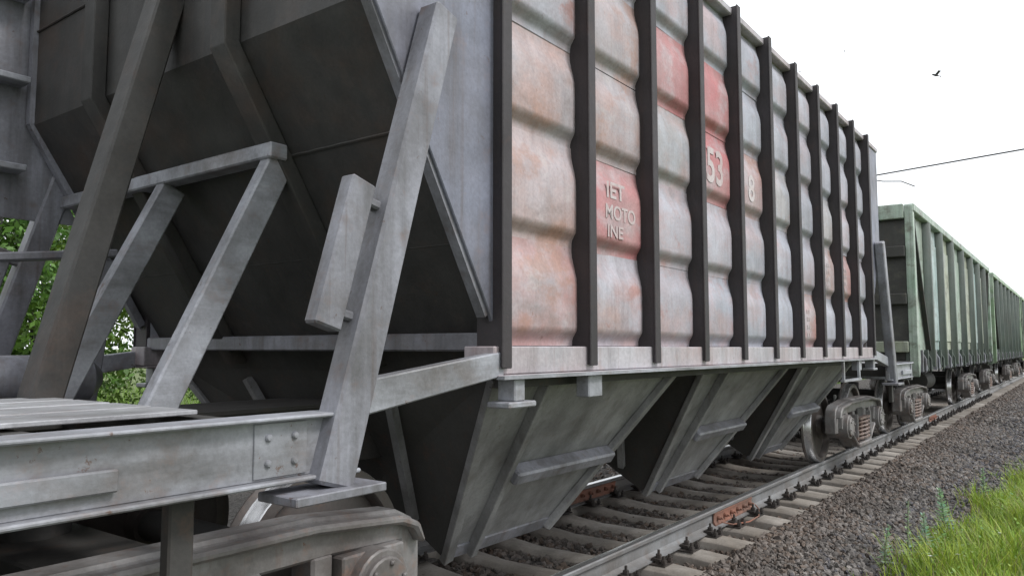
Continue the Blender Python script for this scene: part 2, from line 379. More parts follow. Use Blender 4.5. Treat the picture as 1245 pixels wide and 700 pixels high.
def np_mesh(name, V, F, tint=None, mat=None, smooth=False):
    """triangles or quads from numpy arrays, with a per-corner-free 'tint' point colour"""
    me = bpy.data.meshes.new(name)
    n, k = F.shape
    me.vertices.add(len(V)); me.vertices.foreach_set('co', V.astype(np.float32).ravel())
    me.loops.add(n * k); me.loops.foreach_set('vertex_index', F.astype(np.int32).ravel())
    me.polygons.add(n)
    me.polygons.foreach_set('loop_start', np.arange(0, n * k, k, dtype=np.int32))
    me.polygons.foreach_set('loop_total', np.full(n, k, dtype=np.int32))
    me.update(calc_edges=True)
    me.polygons.foreach_set('use_smooth', np.full(n, smooth, dtype=bool))
    if tint is not None:
        a = me.color_attributes.new('tint', 'FLOAT_COLOR', 'POINT')
        a.data.foreach_set('color', np.hstack([tint, np.ones((len(tint), 1))]).astype(np.float32).ravel())
    me.materials.append(M[mat])
    return me

# ------------------------------------------------------------------ setting: ground, ballast
def bed_z(y):
    y = np.asarray(y, dtype=float)
    near = np.interp(-y, [0, 1.12, 1.31, 1.9, 2.9, 3.4], [-0.290, -0.290, -0.215, -0.235, -0.40, -0.46])
    far = np.interp(y, [0, 1.12, 1.31, 1.9, 2.9, 6.6, 7.4], [-0.290, -0.290, -0.215, -0.235, -0.36, -0.38, -0.46])
    return np.where(y < 0, near, far)

g = MB()
xs = [-1500, -60, 0, 20, 60, 150, 1500]; ys = [-1500, -60, -12, -3.2, 3.2, 12, 60, 1500]
gv = [(x, y, -0.47) for y in ys for x in xs]
gf = [(j * 7 + i, j * 7 + i + 1, (j + 1) * 7 + i + 1, (j + 1) * 7 + i) for j in range(7) for i in range(6)]
g.add(gv, gf)
tag(build(g, 'ground', 'ground'), kind='structure')

ny = 90; yy = np.linspace(-3.4, 7.4, ny)
xx = np.concatenate([np.arange(-20, 40, 0.12), np.arange(40, 140, 1.0)])
X, Y = np.meshgrid(xx, yy)
Z = bed_z(Y) + rng.normal(0, 0.007, X.shape)
V = np.stack([X.ravel(), Y.ravel(), Z.ravel()], 1)
nx = len(xx)
idx = np.arange(ny * nx).reshape(ny, nx)
F = np.stack([idx[:-1, :-1].ravel(), idx[:-1, 1:].ravel(), idx[1:, 1:].ravel(), idx[1:, :-1].ravel()], 1)
tag(link('ballast_bed', np_mesh('ballast_bed', V, F, mat='ballast_bed'), None), kind='structure')

# crushed stone lying on the bed
ico_bm = bmesh.new(); bmesh.ops.create_icosphere(ico_bm, subdivisions=1, radius=1.0)
icoV = np.array([v.co[:] for v in ico_bm.verts]); icoF = np.array([[v.index for v in f.verts] for f in ico_bm.faces]); ico_bm.free()
zones = [(2.3, 10, -3.3, -1.16, 20000, 0.014, 0.034), (10, 20, -3.3, -1.16, 13000, 0.018, 0.036), (20, 46, -3.3, -1.18, 10000, 0.026, 0.048),
         (2.3, 11, -0.70, 0.70, 7000, 0.020, 0.038), (11, 24, -1.25, 0.70, 4500, 0.024, 0.042), (2.3, 11, -1.30, -0.88, 2800, 0.018, 0.030),
         (-1.0, 14, 0.85, 3.3, 6500, 0.024, 0.045), (-3, 2.3, -3.3, 0.7, 3500, 0.024, 0.045)]
P = []; S = []
for x0, x1, y0, y1, n, s0, s1 in zones:
    P.append(np.stack([rng.uniform(x0, x1, n), rng.uniform(y0, y1, n)], 1)); S.append(rng.uniform(s0, s1, n) * rng.uniform(0.75, 1.1, n))
P = np.vstack(P); S = np.concatenate(S); n = len(P)
pz = bed_z(P[:, 1]) + S * rng.uniform(-0.1, 0.55, n)
shape = 1 + rng.uniform(-0.42, 0.30, (n, len(icoV)))
sc3 = rng.uniform(0.65, 1.25, (n, 1, 3)) * S[:, None, None]
loc = icoV[None] * shape[..., None] * sc3
q = rng.normal(size=(n, 4)); q /= np.linalg.norm(q, axis=1)[:, None]
w_, x_, y_, z_ = q.T
RM = np.stack([1 - 2 * (y_**2 + z_**2), 2 * (x_*y_ - z_*w_), 2 * (x_*z_ + y_*w_), 2 * (x_*y_ + z_*w_), 1 - 2 * (x_**2 + z_**2), 2 * (y_*z_ - x_*w_),
               2 * (x_*z_ - y_*w_), 2 * (y_*z_ + x_*w_), 1 - 2 * (x_**2 + y_**2)], 1).reshape(n, 3, 3)
loc = np.einsum('nij,nvj->nvi', RM, loc)
loc += np.stack([P[:, 0], P[:, 1], pz], 1)[:, None]
tone = rng.uniform(0.4, 1.45, n)[:, None] * np.array([0.150, 0.138, 0.132])
brown = rng.random(n) < 0.3; tone[brown] = rng.uniform(0.6, 1.2, brown.sum())[:, None] * np.array([0.145, 0.112, 0.092])
blue = rng.random(n) < np.clip((-P[:, 1] - 1.7) * 0.5, 0, 0.55); tone[blue] = rng.uniform(0.5, 1.15, blue.sum())[:, None] * np.array([0.095, 0.095, 0.112])
pale = rng.random(n) < 0.05; tone[pale] = np.array([0.26, 0.24, 0.225]) * rng.uniform(0.8, 1.15, pale.sum())[:, None]
blot = 1 + 0.20 * np.sin(P[:, 0] * 1.7 + np.sin(P[:, 1] * 2.9) * 1.5) * np.sin(P[:, 1] * 2.3 + P[:, 0] * 0.6) + 0.14 * np.sin(P[:, 0] * 4.1 - P[:, 1] * 3.3)
dusty = np.clip(1.25 - np.abs(P[:, 1] + 1.3) * 0.55, 0, 1)[:, None] * 0.25
tone = tone * blot[:, None] * (1 - dusty) + np.array([0.17, 0.15, 0.135]) * dusty
nr = np.clip(1.3 - np.abs(np.abs(P[:, 1]) - 0.8) * 1.1, 0, 1)[:, None] * 0.45
tone = tone * (1 - nr) + tone * np.array([0.92, 0.70, 0.55]) * nr
tint = np.repeat(tone, len(icoV), 0)
F = (icoF[None] + (np.arange(n) * len(icoV))[:, None, None]).reshape(-1, 3)
tag(link('ballast_stones', np_mesh('ballast_stones', loc.reshape(-1, 3), F, tint, 'stone'), None),
    'grey brown crushed stone ballast around the sleepers', 'ballast', kind='stuff')

# ------------------------------------------------------------------ track
track = empty('railway_track', (0, 0, 0)); tag(track, kind='structure')
rail_prof = [(-0.075, -0.180), (0.075, -0.180), (0.075, -0.169), (0.030, -0.155), (0.010, -0.135), (0.009, -0.060), (0.020, -0.045), (0.0365, -0.036),
             (0.0375, -0.012), (0.032, -0.003), (0.018, 0.0), (-0.018, 0.0), (-0.032, -0.003), (-0.0375, -0.012), (-0.0365, -0.036), (-0.020, -0.045),
             (-0.009, -0.060), (-0.010, -0.135), (-0.030, -0.155), (-0.075, -0.169)]
for sy in (-1, 1):
    r = MB()
    segs = [-25, 0, 10, 25, 60, 160]
    n = len(rail_prof)
    r.v = [(x, p[0], p[1]) for x in segs for p in rail_prof]
    for i in range(len(segs) - 1):
        for k in range(n):
            r.f.append((i * n + k, i * n + (k + 1) % n, (i + 1) * n + (k + 1) % n, (i + 1) * n + k))
            r.mi.append(1 if k in (9, 10, 11) else 0)
    build(r, 'rail', ['rail_side', 'steel_bright'], track, (0, sy * 0.797, 0), sharp=28)

sl = MB()
prof = [(-1.35, -0.215), (-1.12, -0.200), (-0.98, -0.190), (-0.66, -0.190), (-0.52, -0.215), (-0.25, -0.240), (0.25, -0.240), (0.52, -0.215), (0.66, -0.190), (0.98, -0.190), (1.12, -0.200), (1.35, -0.215)]
sv = []
for y, z in prof:
    wt = 0.072 if abs(y) > 0.5 else 0.066
    sv += [(-0.13, y, -0.36), (-0.125, y, z - 0.03), (-wt, y, z), (wt, y, z), (0.125, y, z - 0.03), (0.13, y, -0.36)]
sf = []
for i in range(len(prof) - 1):
    for k in range(5): sf.append((i * 6 + k, i * 6 + k + 1, (i + 1) * 6 + k + 1, (i + 1) * 6 + k))
sf += [(0, 1, 2, 3, 4, 5), tuple(len(sv) - 6 + k for k in (5, 4, 3, 2, 1, 0))]
sl.add(sv, sf)
sleeper_me = sl.mesh('sleeper', 0.006); sleeper_me.materials.append(M['concrete'])
fa = MB()                                    # base plate, two clips and two bolts with nuts
fa.box(-0.085, 0.085, -0.19, 0.19, -0.189, -0.1815)
for s_ in (-1, 1):
    fa.prism_x([(s_ * 0.045, -0.166), (s_ * 0.055, -0.145), (s_ * 0.125, -0.150), (s_ * 0.135, -0.178), (s_ * 0.085, -0.178), (s_ * 0.08, -0.166)], -0.04, 0.04)
    fa.cyl((0, s_ * 0.098, -0.18), (0, s_ * 0.098, -0.085), 0.011, n=8)
    fa.cyl((0, s_ * 0.098, -0.145), (0, s_ * 0.098, -0.118), 0.023, n=6)
    fa.cyl((-0.055, s_ * 0.165, -0.18), (-0.055, s_ * 0.165, -0.115), 0.013, n=8)
    fa.cyl((-0.055, s_ * 0.165, -0.17), (-0.055, s_ * 0.165, -0.143), 0.024, n=6)
    fa.cyl((0.055, s_ * 0.165, -0.18), (0.055, s_ * 0.165, -0.120), 0.013, n=8)
    fa.cyl((0.055, s_ * 0.165, -0.17), (0.055, s_ * 0.165, -0.143), 0.024, n=6)
fast_me = fa.mesh('rail_fastening'); fast_me.materials.append(M['clip_iron'])
for i in range(-14, 135):
    x = 0.16 + i * 0.545
    so = link('sleeper', sleeper_me, None, track, (x + random.uniform(-0.02, 0.02), random.uniform(-0.025, 0.025), random.uniform(-0.006, 0.004)), (0, random.uniform(-0.01, 0.01), random.uniform(-0.012, 0.012)))
    for sy in (-1, 1):
        if i < 60: link('rail_fastening', fast_me, None, so, (random.uniform(-0.01, 0.01), sy * 0.797, 0))
# fishplates at the rail joints
for jx in (7.45, 19.95):
    for sy in (-1, 1):
        fp = MB()
        for s_ in (-1, 1):
            fp.prism_x([(s_ * 0.012, -0.155), (s_ * 0.042, -0.160), (s_ * 0.046, -0.150), (s_ * 0.030, -0.120), (s_ * 0.030, -0.070), (s_ * 0.040, -0.043), (s_ * 0.018, -0.043)], -0.5, 0.5)
            for k in range(6):
                bx = -0.42 + 0.168 * k
                fp.cyl((bx, s_ * 0.028, -0.095), (bx, s_ * 0.062, -0.095), 0.022, n=6)
                fp.cyl((bx, s_ * 0.06, -0.095), (bx, s_ * 0.085, -0.095), 0.011, n=8)
        build(fp, 'fishplate', 'rail_rust', track, (jx, sy * 0.797, 0), bevel=0.003)
jb = MB()
jx = 0.79
jb.tube([(6.2 + jx, -0.885, -0.12), (6.3 + jx, -0.95, -0.15), (6.6 + jx, -1.0, -0.172), (6.9 + jx, -0.99, -0.172), (7.08 + jx, -0.93, -0.14), (7.12 + jx, -0.88, -0.11)], 0.007, 6)
build(jb, 'bond_wire', 'rail_rust', track)

# ------------------------------------------------------------------ bogie
def make_bogie(parent, x, lead=0):
    bo = MB()
    bo.box(-0.22, 0.22, -1.0, 1.0, 0.50, 0.70).box(-0.16, 0.16, -1.12, 1.12, 0.53, 0.66).cyl((0, 0, 0.69), (0, 0, 0.84), 0.16, n=20)
    b = build(bo, 'bogie', 'under_dark', parent, (x, 0, 0), bevel=0.01)
    if 'wheel' not in SH:
        w = MB()
        w.lathe_y([(0.0, 0.69), (0.115, 0.69), (0.12, 0.72), (0.13, 0.765), (0.40, 0.728), (0.415, 0.712), (0.418, 0.706), (0.494, 0.706), (0.506, 0.714), (0.507, 0.722), (0.497, 0.733), (0.484, 0.740)], 48, 0, 0)
        w.lathe_y([(0.484, 0.740), (0.478, 0.757), (0.475, 0.826), (0.470, 0.835)], 48, 0, 0, mi=1)
        w.lathe_y([(0.470, 0.835), (0.418, 0.836), (0.410, 0.826), (0.402, 0.765), (0.14, 0.80), (0.125, 0.86), (0.115, 0.868), (0.0, 0.868)], 48, 0, 0)
        SH['wheel'] = w.mesh('wheel', sharp=40)
        SH['wheel'].materials.append(M['wheel_steel']); SH['wheel'].materials.append(M['steel_bright'])
        a = MB(); a.cyl((0, -1.12, 0), (0, 1.12, 0), 0.083, n=18).cyl((0, -0.72, 0), (0, 0.72, 0), 0.088, n=18)
        SH['axle'] = a.mesh('axle'); SH['axle'].materials.append(M['under_dark'])
        ab = MB()
        ab.cyl((0, -1.20, 0), (0, -0.92, 0), 0.155, n=20).box(-0.18, 0.18, -1.145, -0.93, -0.02, 0.145).cyl((0, -1.225, 0), (0, -1.19, 0), 0.125, n=20)
        for k in range(6):
            t = k * math.pi / 3 + 0.3
            ab.cyl((0.1 * math.cos(t), -1.24, 0.1 * math.sin(t)), (0.1 * math.cos(t), -1.22, 0.1 * math.sin(t)), 0.016, n=6)
        SH['axle_box'] = ab.mesh('axle_box', 0.008); SH['axle_box'].materials.append(M['cast_steel'])
        f = MB()
        # top chord with raised middle, rounded pedestal ends, columns, lower bow: one casting
        f.prism([(-1.25, 0.60), (-1.21, 0.70), (-1.10, 0.755), (-0.60, 0.80), (0.60, 0.80), (1.10, 0.755), (1.21, 0.70), (1.25, 0.60), (1.25, 0.40), (1.13, 0.40), (1.12, 0.61), (0.74, 0.625), (-0.74, 0.625), (-1.12, 0.61), (-1.13, 0.40), (-1.25, 0.40)], -1.10, -0.96)
        f.prism([(-1.235, 0.60), (-1.195, 0.69), (-1.09, 0.738), (-0.60, 0.780), (0.60, 0.780), (1.09, 0.738), (1.195, 0.69), (1.235, 0.60), (1.205, 0.595), (1.165, 0.665), (1.075, 0.700), (0.6, 0.742), (-0.6, 0.742), (-1.075, 0.700), (-1.165, 0.665), (-1.205, 0.595)], -1.165, -1.09)
        for s_ in (-1, 1):
            f.prism([(s_ * 0.73, 0.64), (s_ * 0.73, 0.38), (s_ * 0.62, 0.35), (s_ * 0.62, 0.64)], -1.104, -0.958)
            f.prism([(s_ * 0.72, 0.50), (s_ * 0.72, 0.38), (s_ * 0.36, 0.155), (s_ * 0.28, 0.155), (s_ * 0.28, 0.27)], -1.107, -0.955)
            f.prism([(s_ * 0.72, 0.42), (s_ * 0.70, 0.38), (s_ * 0.36, 0.17), (s_ * 0.34, 0.21)], -1.17, -1.10)
            f.prism([(s_ * 0.28, 0.64), (s_ * 0.28, 0.2), (s_ * 0.38, 0.2), (s_ * 0.38, 0.64)], -1.112, -0.952)
            f.box(min(s_ * 0.37, s_ * 0.40), max(s_ * 0.37, s_ * 0.40), -1.18, -0.95, 0.24, 0.60)
        f.prism([(-0.37, 0.155), (0.37, 0.155), (0.37, 0.215), (-0.37, 0.215)], -1.19, -0.90)
        SH['side_frame'] = f.mesh('side_frame', 0.014); SH['side_frame'].materials.append(M['cast_steel'])
        sp = MB()
        for (cx, cy) in ((-0.19, -1.10), (0.0, -1.115), (0.19, -1.10)):
            sp.tube([(cx + 0.082 * math.cos(t), cy + 0.082 * math.sin(t), 0.23 + 0.29 * k / 90) for k, t in ((k, k * 2 * math.pi * 5.5 / 90) for k in range(91))], 0.019, 6)
        sp.box(-0.30, 0.30, -1.185, -0.98, 0.515, 0.545)
        SH['spring'] = sp.mesh('spring'); SH['spring'].materials.append(M['spring_rust'])
        br = MB()
        br.prism([(0.515, 0.30), (0.49, 0.45), (0.52, 0.62), (0.55, 0.62), (0.525, 0.45), (0.545, 0.31)], -0.84, -0.75)
        br.beam((0.53, -0.8, 0.62), (0.50, -0.8, 0.78), 0.03, 0.05)
        SH['brake_shoe'] = br.mesh('brake_shoe', 0.004); SH['brake_shoe'].materials.append(M['under_dark'])
    for ax in (-0.925, 0.925):
        link('axle', SH['axle'], None, b, (ax, 0, 0.475))
        for rz in (0, math.pi):
            link('wheel', SH['wheel'], None, b, (ax, 0, 0.475), (0, 0, rz))
            link('axle_box', SH['axle_box'], None, b, (ax, 0, 0.475), (0, 0, rz))
        for rz in (0, math.pi):
            link('brake_shoe', SH['brake_shoe'], None, b, (ax - (0.0 if ax < 0 else 0.0), 0, 0) if (ax < 0) == (rz == 0) else (ax, 0, 0), (0, 0, 0) if ax < 0 else (0, 0, math.pi))
    for rz in (0, math.pi):
        link('side_frame', SH['side_frame'], None, b, (0, 0, 0), (0, 0, rz))
        link('spring', SH['spring'], None, b, (0, 0, 0), (0, 0, rz))
    return b
SH = {}

def coupler(parent, x, e):
    c = MB()
    c.box(0, 0.50, -0.08, 0.08, 0.96, 1.13).prism([(0.42, 0.90), (0.62, 0.88), (0.72, 0.92), (0.72, 1.19), (0.62, 1.22), (0.42, 1.20)], -0.19, 0.12)
    c.prism([(0.60, 0.95), (0.78, 0.97), (0.78, 1.13), (0.60, 1.15)], 0.06, 0.22)
    c.box(-0.02, 0.10, -0.17, 0.17, 0.90, 1.20)
    if e < 0: c.v = [(-a, -b_, z) for a, b_, z in c.v]
    build(c, 'coupler', 'under_dark', parent, (x, 0, 0), bevel=0.015)

# ------------------------------------------------------------------ hopper wagon
HX = 6.5                                   # wagon centre along the track
BL = 3.78                                  # half length between the end side ribs
NB = 10
PITCH = 2 * BL / NB
ROWS = [1.50, 2.02, 2.56, 3.09, 3.62, 4.12]

def make_hopper():
    H = empty('hopper_wagon', (HX, 0, 0))
    # --- stamped wall panels between the ribs (near side one by one)
    pm = MB()
    us = [0, .025, .06, .10, .15, .3, .5, .7, .85, .90, .94, .975, 1.0]
    vsl = [0, .05, .08, .115, .15, .19, .4, .60, .68, .75, .83, .90, .96, 1.0]
    nu, nv = len(us), len(vsl)
    sm = lambda t: max(0.0, min(1.0, t)) ** 2 * (3 - 2 * max(0.0, min(1.0, t)))
    def hu(u):
        return 0.58 + 0.42 * sm(min(u, 1 - u) / 0.13)
    def gv_(v):
        return sm((v - 0.05) / 0.12) * sm((0.96 - v) / 0.34) + 0.12 * math.sin(v * math.pi)
    W_ = PITCH - 0.012
    verts = []
    for v in vsl:
        for u in us:
            verts.append(((u - 0.5) * W_, -1.480 - 0.046 * hu(u) * gv_(v), v))
    faces = [(j * nu + i, j * nu + i + 1, (j + 1) * nu + i + 1, (j + 1) * nu + i) for j in range(nv - 1) for i in range(nu - 1)]
    pm.add(verts, faces)
    pme = pm.mesh('side_panel', sharp=75, recalc=False)
    pme.materials.append(M['panel_grey'])
    look = {(0, 0): 'panel_pink', (0, 1): 'panel_peach', (0, 2): 'panel_peach', (0, 3): 'panel_lilac', (0, 4): 'panel_lilac',
            (1, 0): 'panel_lilac', (1, 1): 'panel_red', (1, 2): 'panel_peach', (1, 3): 'panel_peach', (1, 4): 'panel_lilac',
            (2, 0): 'panel_lilac', (2, 1): 'panel_lilac', (2, 2): 'panel_beige', (2, 3): 'panel_red', (3, 1): 'panel_lilac', (3, 2): 'panel_red', (3, 3): 'panel_red',
            (4, 2): 'panel_pink', (5, 2): 'panel_beige', (6, 0): 'panel_pink', (7, 1): 'panel_peach', (7, 2): 'panel_beige', (8, 1): 'panel_pink', (8, 2): 'panel_lilac'}
    panels = {}
    for bay in range(NB):
        for row in range(5):
            x = -BL + PITCH * (bay + 0.5)
            o = link('side_panel', pme, None, H, (x, random.uniform(-0.003, 0.003), ROWS[row] - 0.001), (random.uniform(-0.003, 0.003), 0, random.uniform(-0.006, 0.006)))
            o.scale = (1, 1, ROWS[row + 1] - ROWS[row] + 0.002)
            own_mat(o, look.get((bay, row), 'panel_grey'))
            panels[bay, row] = o
    tag(panels[1, 1], 'faded red panel with three lines of white lettering')
    tag(panels[3, 2], 'red panel with large white digits')
    # backing wall and far side wall
    bk = MB(); bk.box(-BL, BL, -1.452, -1.44, 1.5, 4.10)
    build(bk, 'wall_sheet', 'rib_dark', H)
    fw = MB()
    for r_ in range(5):
        z0, z1 = ROWS[r_], ROWS[r_ + 1]
        fw.prism_x([(1.44, z0), (1.45, z0), (1.55, z0 + 0.06), (1.55, z0 + 0.34), (1.46, z1 - 0.002), (1.44, z1 - 0.002)], -BL, BL)
    build(fw, 'far_side_wall', 'panel_grey', H)
    # --- side ribs
    rb = MB()
    rb.box(-0.026, 0.026, -1.598, -1.446, 1.405, 4.172)
    rb.box(-0.036, 0.036, -1.604, -1.592, 1.40, 4.176)
    rme = rb.mesh('side_rib', 0.004); rme.materials.append(M['rib_dark'])
    for i in range(NB + 1):
        x = -BL + PITCH * i
        link('side_rib', rme, None, H, (x, 0, 0))
        link('side_rib', rme, None, H, (x, 0, 0), (0, 0, math.pi))
    # --- top rail and side sill
    for s_ in (-1, 1):
        t = MB(); t.box(-4.56, 4.56, s_ * 1.495 - 0.06, s_ * 1.495 + 0.06, 4.105, 4.165)
        build(t, 'top_rail', 'sill', H, bevel=0.008)
        sl_ = MB()
        ya, yb = sorted((s_ * 1.40, s_ * 1.575))
        sl_.box(-BL - 0.06, BL + 0.06, ya, yb, 1.372, 1.498)
        sl_.box(-BL - 0.05, BL + 0.05, ya - 0.02, yb + (0.02 if s_ > 0 else 0.0) , 1.355, 1.370)
        build(sl_, 'side_sill', 'sill', H, bevel=0.005)
    lip = MB(); lip.box(-BL - 0.05, BL + 0.05, -1.625, -1.58, 1.352, 1.368)
    build(lip, 'sill_lip', 'beam_pale', H)
    # --- discharge bins
    def bin_shape(cx):
        b_ = MB()
        for s_ in (-1, 1):
            T = [(cx - 1.04, s_ * 1.36, 1.36), (cx + 1.04, s_ * 1.36, 1.36)]
            B = [(cx - 0.52, s_ * 0.60, 0.27), (cx + 0.52, s_ * 0.60, 0.27)]
            Tm = [(cx - 1.04, 0, 1.36), (cx + 1.04, 0, 1.36)]
            Bm = [(cx - 0.52, 0, 0.62), (cx + 0.52, 0, 0.62)]
            v = T + B + Tm + Bm
            b_.add(v, [(0, 1, 3, 2)], 0)
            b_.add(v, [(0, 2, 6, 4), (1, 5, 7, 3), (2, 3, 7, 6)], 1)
        return b_
    for cx in (-2.55, 0.0, 2.55):
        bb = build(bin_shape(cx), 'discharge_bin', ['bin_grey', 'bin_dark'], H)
        for s_ in (-1, 1):
            for e in (-1, 1):
                fl = MB()
                p0 = Vector((cx + e * 1.03, s_ * 1.365, 1.36)); p1 = Vector((cx + e * 0.515, s_ * 0.605, 0.27))
                nrm = Vector((0, s_ * 1.09, -0.76)).normalized()
                fl.beam(p0 + nrm * 0.02, p1 + nrm * 0.02, 0.07, 0.045, nrm)
                build(fl, 'bin_flange', 'bin_grey', bb, bevel=0.004)
            fl = MB()
            p0 = Vector((cx - 0.56, s_ * 1.365, 1.36)); p1 = Vector((cx - 0.30, s_ * 0.605, 0.27))
            fl.beam(p0 + nrm * 0.025, p1 + nrm * 0.025, 0.05, 0.06, nrm)
            build(fl, 'bin_rib', 'bin_grey', bb, bevel=0.004)
            st = MB()                                   # horizontal stiffener
            z = 0.80; yb_ = s_ * (0.60 + 0.76 * (z - 0.27) / 1.09)
            st.beam((cx - 0.40, yb_ + s_ * 0.035, z - 0.03), (cx + 0.72, yb_ + s_ * 0.035, z - 0.03), 0.085, 0.10, nrm)
            build(st, 'bin_stiffener', 'end_grey', bb, bevel=0.012)
            ol = MB()
            ol.beam((cx - 0.53, s_ * 0.615, 0.30), (cx + 0.53, s_ * 0.615, 0.30), 0.10, 0.03, nrm)
            build(ol, 'outlet_lip', 'end_grey', bb, bevel=0.004)
        for e in (-1, 1):                               # braces on the end faces
            for yq in (-0.7, 0.7):
                br_ = MB()
                br_.beam((cx + e * 1.02, yq * 0.9, 1.30), (cx + e * 0.60, yq * 0.62, 0.48), 0.05, 0.05, (0, 1, 0))
                build(br_, 'bin_brace', 'bin_grey', bb)
    for s_ in (-1, 1):
        fr = MB(); y0, y1 = sorted((s_ * 1.36, s_ * 1.45)); fr.box(-3.6, 3.6, y0, y1, 1.30, 1.375)
        build(fr, 'bin_frame', 'under_dark', H)
    cs = MB(); cs.box(-6.15, 6.15, -0.24, 0.24, 0.84, 1.16).box(-6.15, 6.15, -0.30, 0.30, 1.165, 1.185)
    build(cs, 'centre_sill', 'under_dark', H)
    fl_ = MB(); fl_.box(-3.5, 3.5, -1.40, 1.40, 1.38, 1.40)
    build(fl_, 'floor_frame', 'under_dark', H)
    # --- the two ends
    for e in (-1, 1):
        def E(mb):
            return mb if e < 0 else mb.flipx()
        # end is built at negative x; local x = photo distance - HX
        X = lambda s: s - HX
        for s_ in (-1, 1):
            cp = MB()
            y0, y1 = sorted((s_ * 1.515, s_ * 1.540))
            cp.prism([(X(2.74), 1.50), (X(2.74), 4.125), (X(1.94), 4.125), (X(1.94), 2.86), (X(2.69), 1.62)], y0, y1)
            build(E(cp), 'corner_plate', 'plate_blue', H, bevel=0.004)
            ef = MB()
            yf = s_ * 1.50
            ef.beam((X(1.95), yf, 4.1), (X(1.95), yf, 2.86), 0.05, 0.05).beam((X(1.95), yf, 2.87), (X(2.68), yf, 1.64), 0.05, 0.05)
            build(E(ef), 'plate_edge', 'end_grey', H)
            stt = MB()
            stt.beam((X(1.72), s_ * 1.60, 1.03), (X(2.26), s_ * 1.60, 2.86), 0.15, 0.11, (0, 1, 0), w1=0.13)
            build(E(stt), 'end_strut', 'end_grey', H, bevel=0.012)
            ft = MB(); ft.box(X(1.52), X(1.90), s_ * 1.60 - 0.10, s_ * 1.60 + 0.10, 1.0, 1.03)
            build(E(ft), 'strut_foot', 'end_grey', H, bevel=0.004)
            # side sill dropping to the platform beam
            sb = MB(); y0, y1 = sorted((s_ * 1.52, s_ * 1.585))
            sb.prism([(X(2.72), 1.365), (X(2.72), 1.475), (X(1.87), 1.372), (X(1.87), 1.245)], y0, y1)
            build(E(sb), 'sloping_sill', 'beam_pale', H, bevel=0.006)
            pb = MB(); y0, y1 = sorted((s_ * 1.53, s_ * 1.59))
            pb.box(X(0.32), X(1.84), y0 + 0.004, y1 - 0.004, 1.075, 1.262)
            yo = s_ * 1.59
            a_, c_ = sorted((s_ * 1.50, s_ * 1.635))
            pb.box(X(0.32), X(1.85), a_, c_, 1.262, 1.276)
            a_, c_ = sorted((s_ * 1.52, s_ * 1.625))
            pb.box(X(0.32), X(1.85), a_, c_, 1.062, 1.077)
            a_, c_ = sorted((yo, yo + s_ * 0.022))
            pb.box(X(0.32), X(1.02), a_, c_, 1.115, 1.175)
            build(E(pb), 'platform_beam', 'beam_pale', H, bevel=0.005)
            spl = MB()
            spl.box(X(1.44), X(1.64), s_ * 1.586 - 0.006, s_ * 1.586 + 0.006, 1.085, 1.255)
            build(E(spl), 'splice_plate', 'beam_pale', H, bevel=0.002)
            for bx in (1.49, 1.59):
                for bz in (1.13, 1.21):
                    if 'rivet' not in SH:
                        rv = MB(); rv.lathe_y([(0.013, 0.0), (0.012, -0.006), (0.008, -0.011), (0.0, -0.012)], 10)
                        SH['rivet'] = rv.mesh('rivet'); SH['rivet'].materials.append(M['beam_pale'])
                    off = 0.006 if bx > 1.4 else 0.0
                    if s_ < 0: link('rivet', SH['rivet'], None, H, (-e * X(bx), -1.5855 - off, bz))
            jp = MB()
            a_, c_ = sorted((s_ * 1.50, s_ * 1.60))
            jp.box(X(2.78), X(2.86), a_, c_, 1.25, 1.353).box(X(2.72), X(2.93), a_ - 0.015, c_ + 0.015, 1.222, 1.25)
            build(E(jp), 'jacking_pad', 'beam_pale', H, bevel=0.006)
            jp = MB(); jp.box(X(3.44), X(3.58), a_ + 0.01, c_ - 0.01, 1.235, 1.351)
            build(E(jp), 'rope_bracket', 'beam_pale', H, bevel=0.006)
        es = MB()
        es.box(X(1.955), X(1.975), -1.513, 1.513, 2.86, 4.12)
        build(E(es), 'end_wall', 'sheet_dark', H)
        ss = MB()
        ss.prism([(X(1.955), 2.86), (X(1.985), 2.86), (X(2.945), 1.37), (X(2.915), 1.355)], -1.512, 1.512)
        build(E(ss), 'slope_sheet', 'sheet_dark', H)
        for yr in (-0.62, 0.62):
            rr = MB()
            rr.prism([(X(1.952), 4.10), (X(1.872), 4.10), (X(1.872), 2.83), (X(2.80), 1.39), (X(2.885), 1.40), (X(1.952), 2.858)], yr - 0.06, yr + 0.06)
            build(E(rr), 'sheet_stiffener', 'sheet_dark', H, bevel=0.006)
        cst = MB()
        cst.beam((X(1.40), -0.12, 1.2), (X(1.98), -0.12, 3.50), 0.13, 0.15, (0, 1, 0))
        build(E(cst), 'centre_strut', 'sheet_dark', H, bevel=0.01)
        for yl in (-0.63, 0.30):
            lg = MB()
            lg.beam((X(1.62), yl, 1.18), (X(2.20), yl, 2.36), 0.135, 0.075, (0, 1, 0))
            build(E(lg), 'support_leg', 'beam_pale', H, bevel=0.008)
        cb = MB(); cb.beam((X(2.165), -0.69, 2.405), (X(2.18), 1.50, 2.405), 0.10, 0.075, (0, 0, 1))
        build(E(cb), 'cross_bar', 'beam_pale', H, bevel=0.008)
        hb = MB(); hb.box(X(2.70), X(2.78), -1.51, 1.51, 1.475, 1.56)
        build(E(hb), 'bolster_beam', 'end_grey', H, bevel=0.008)
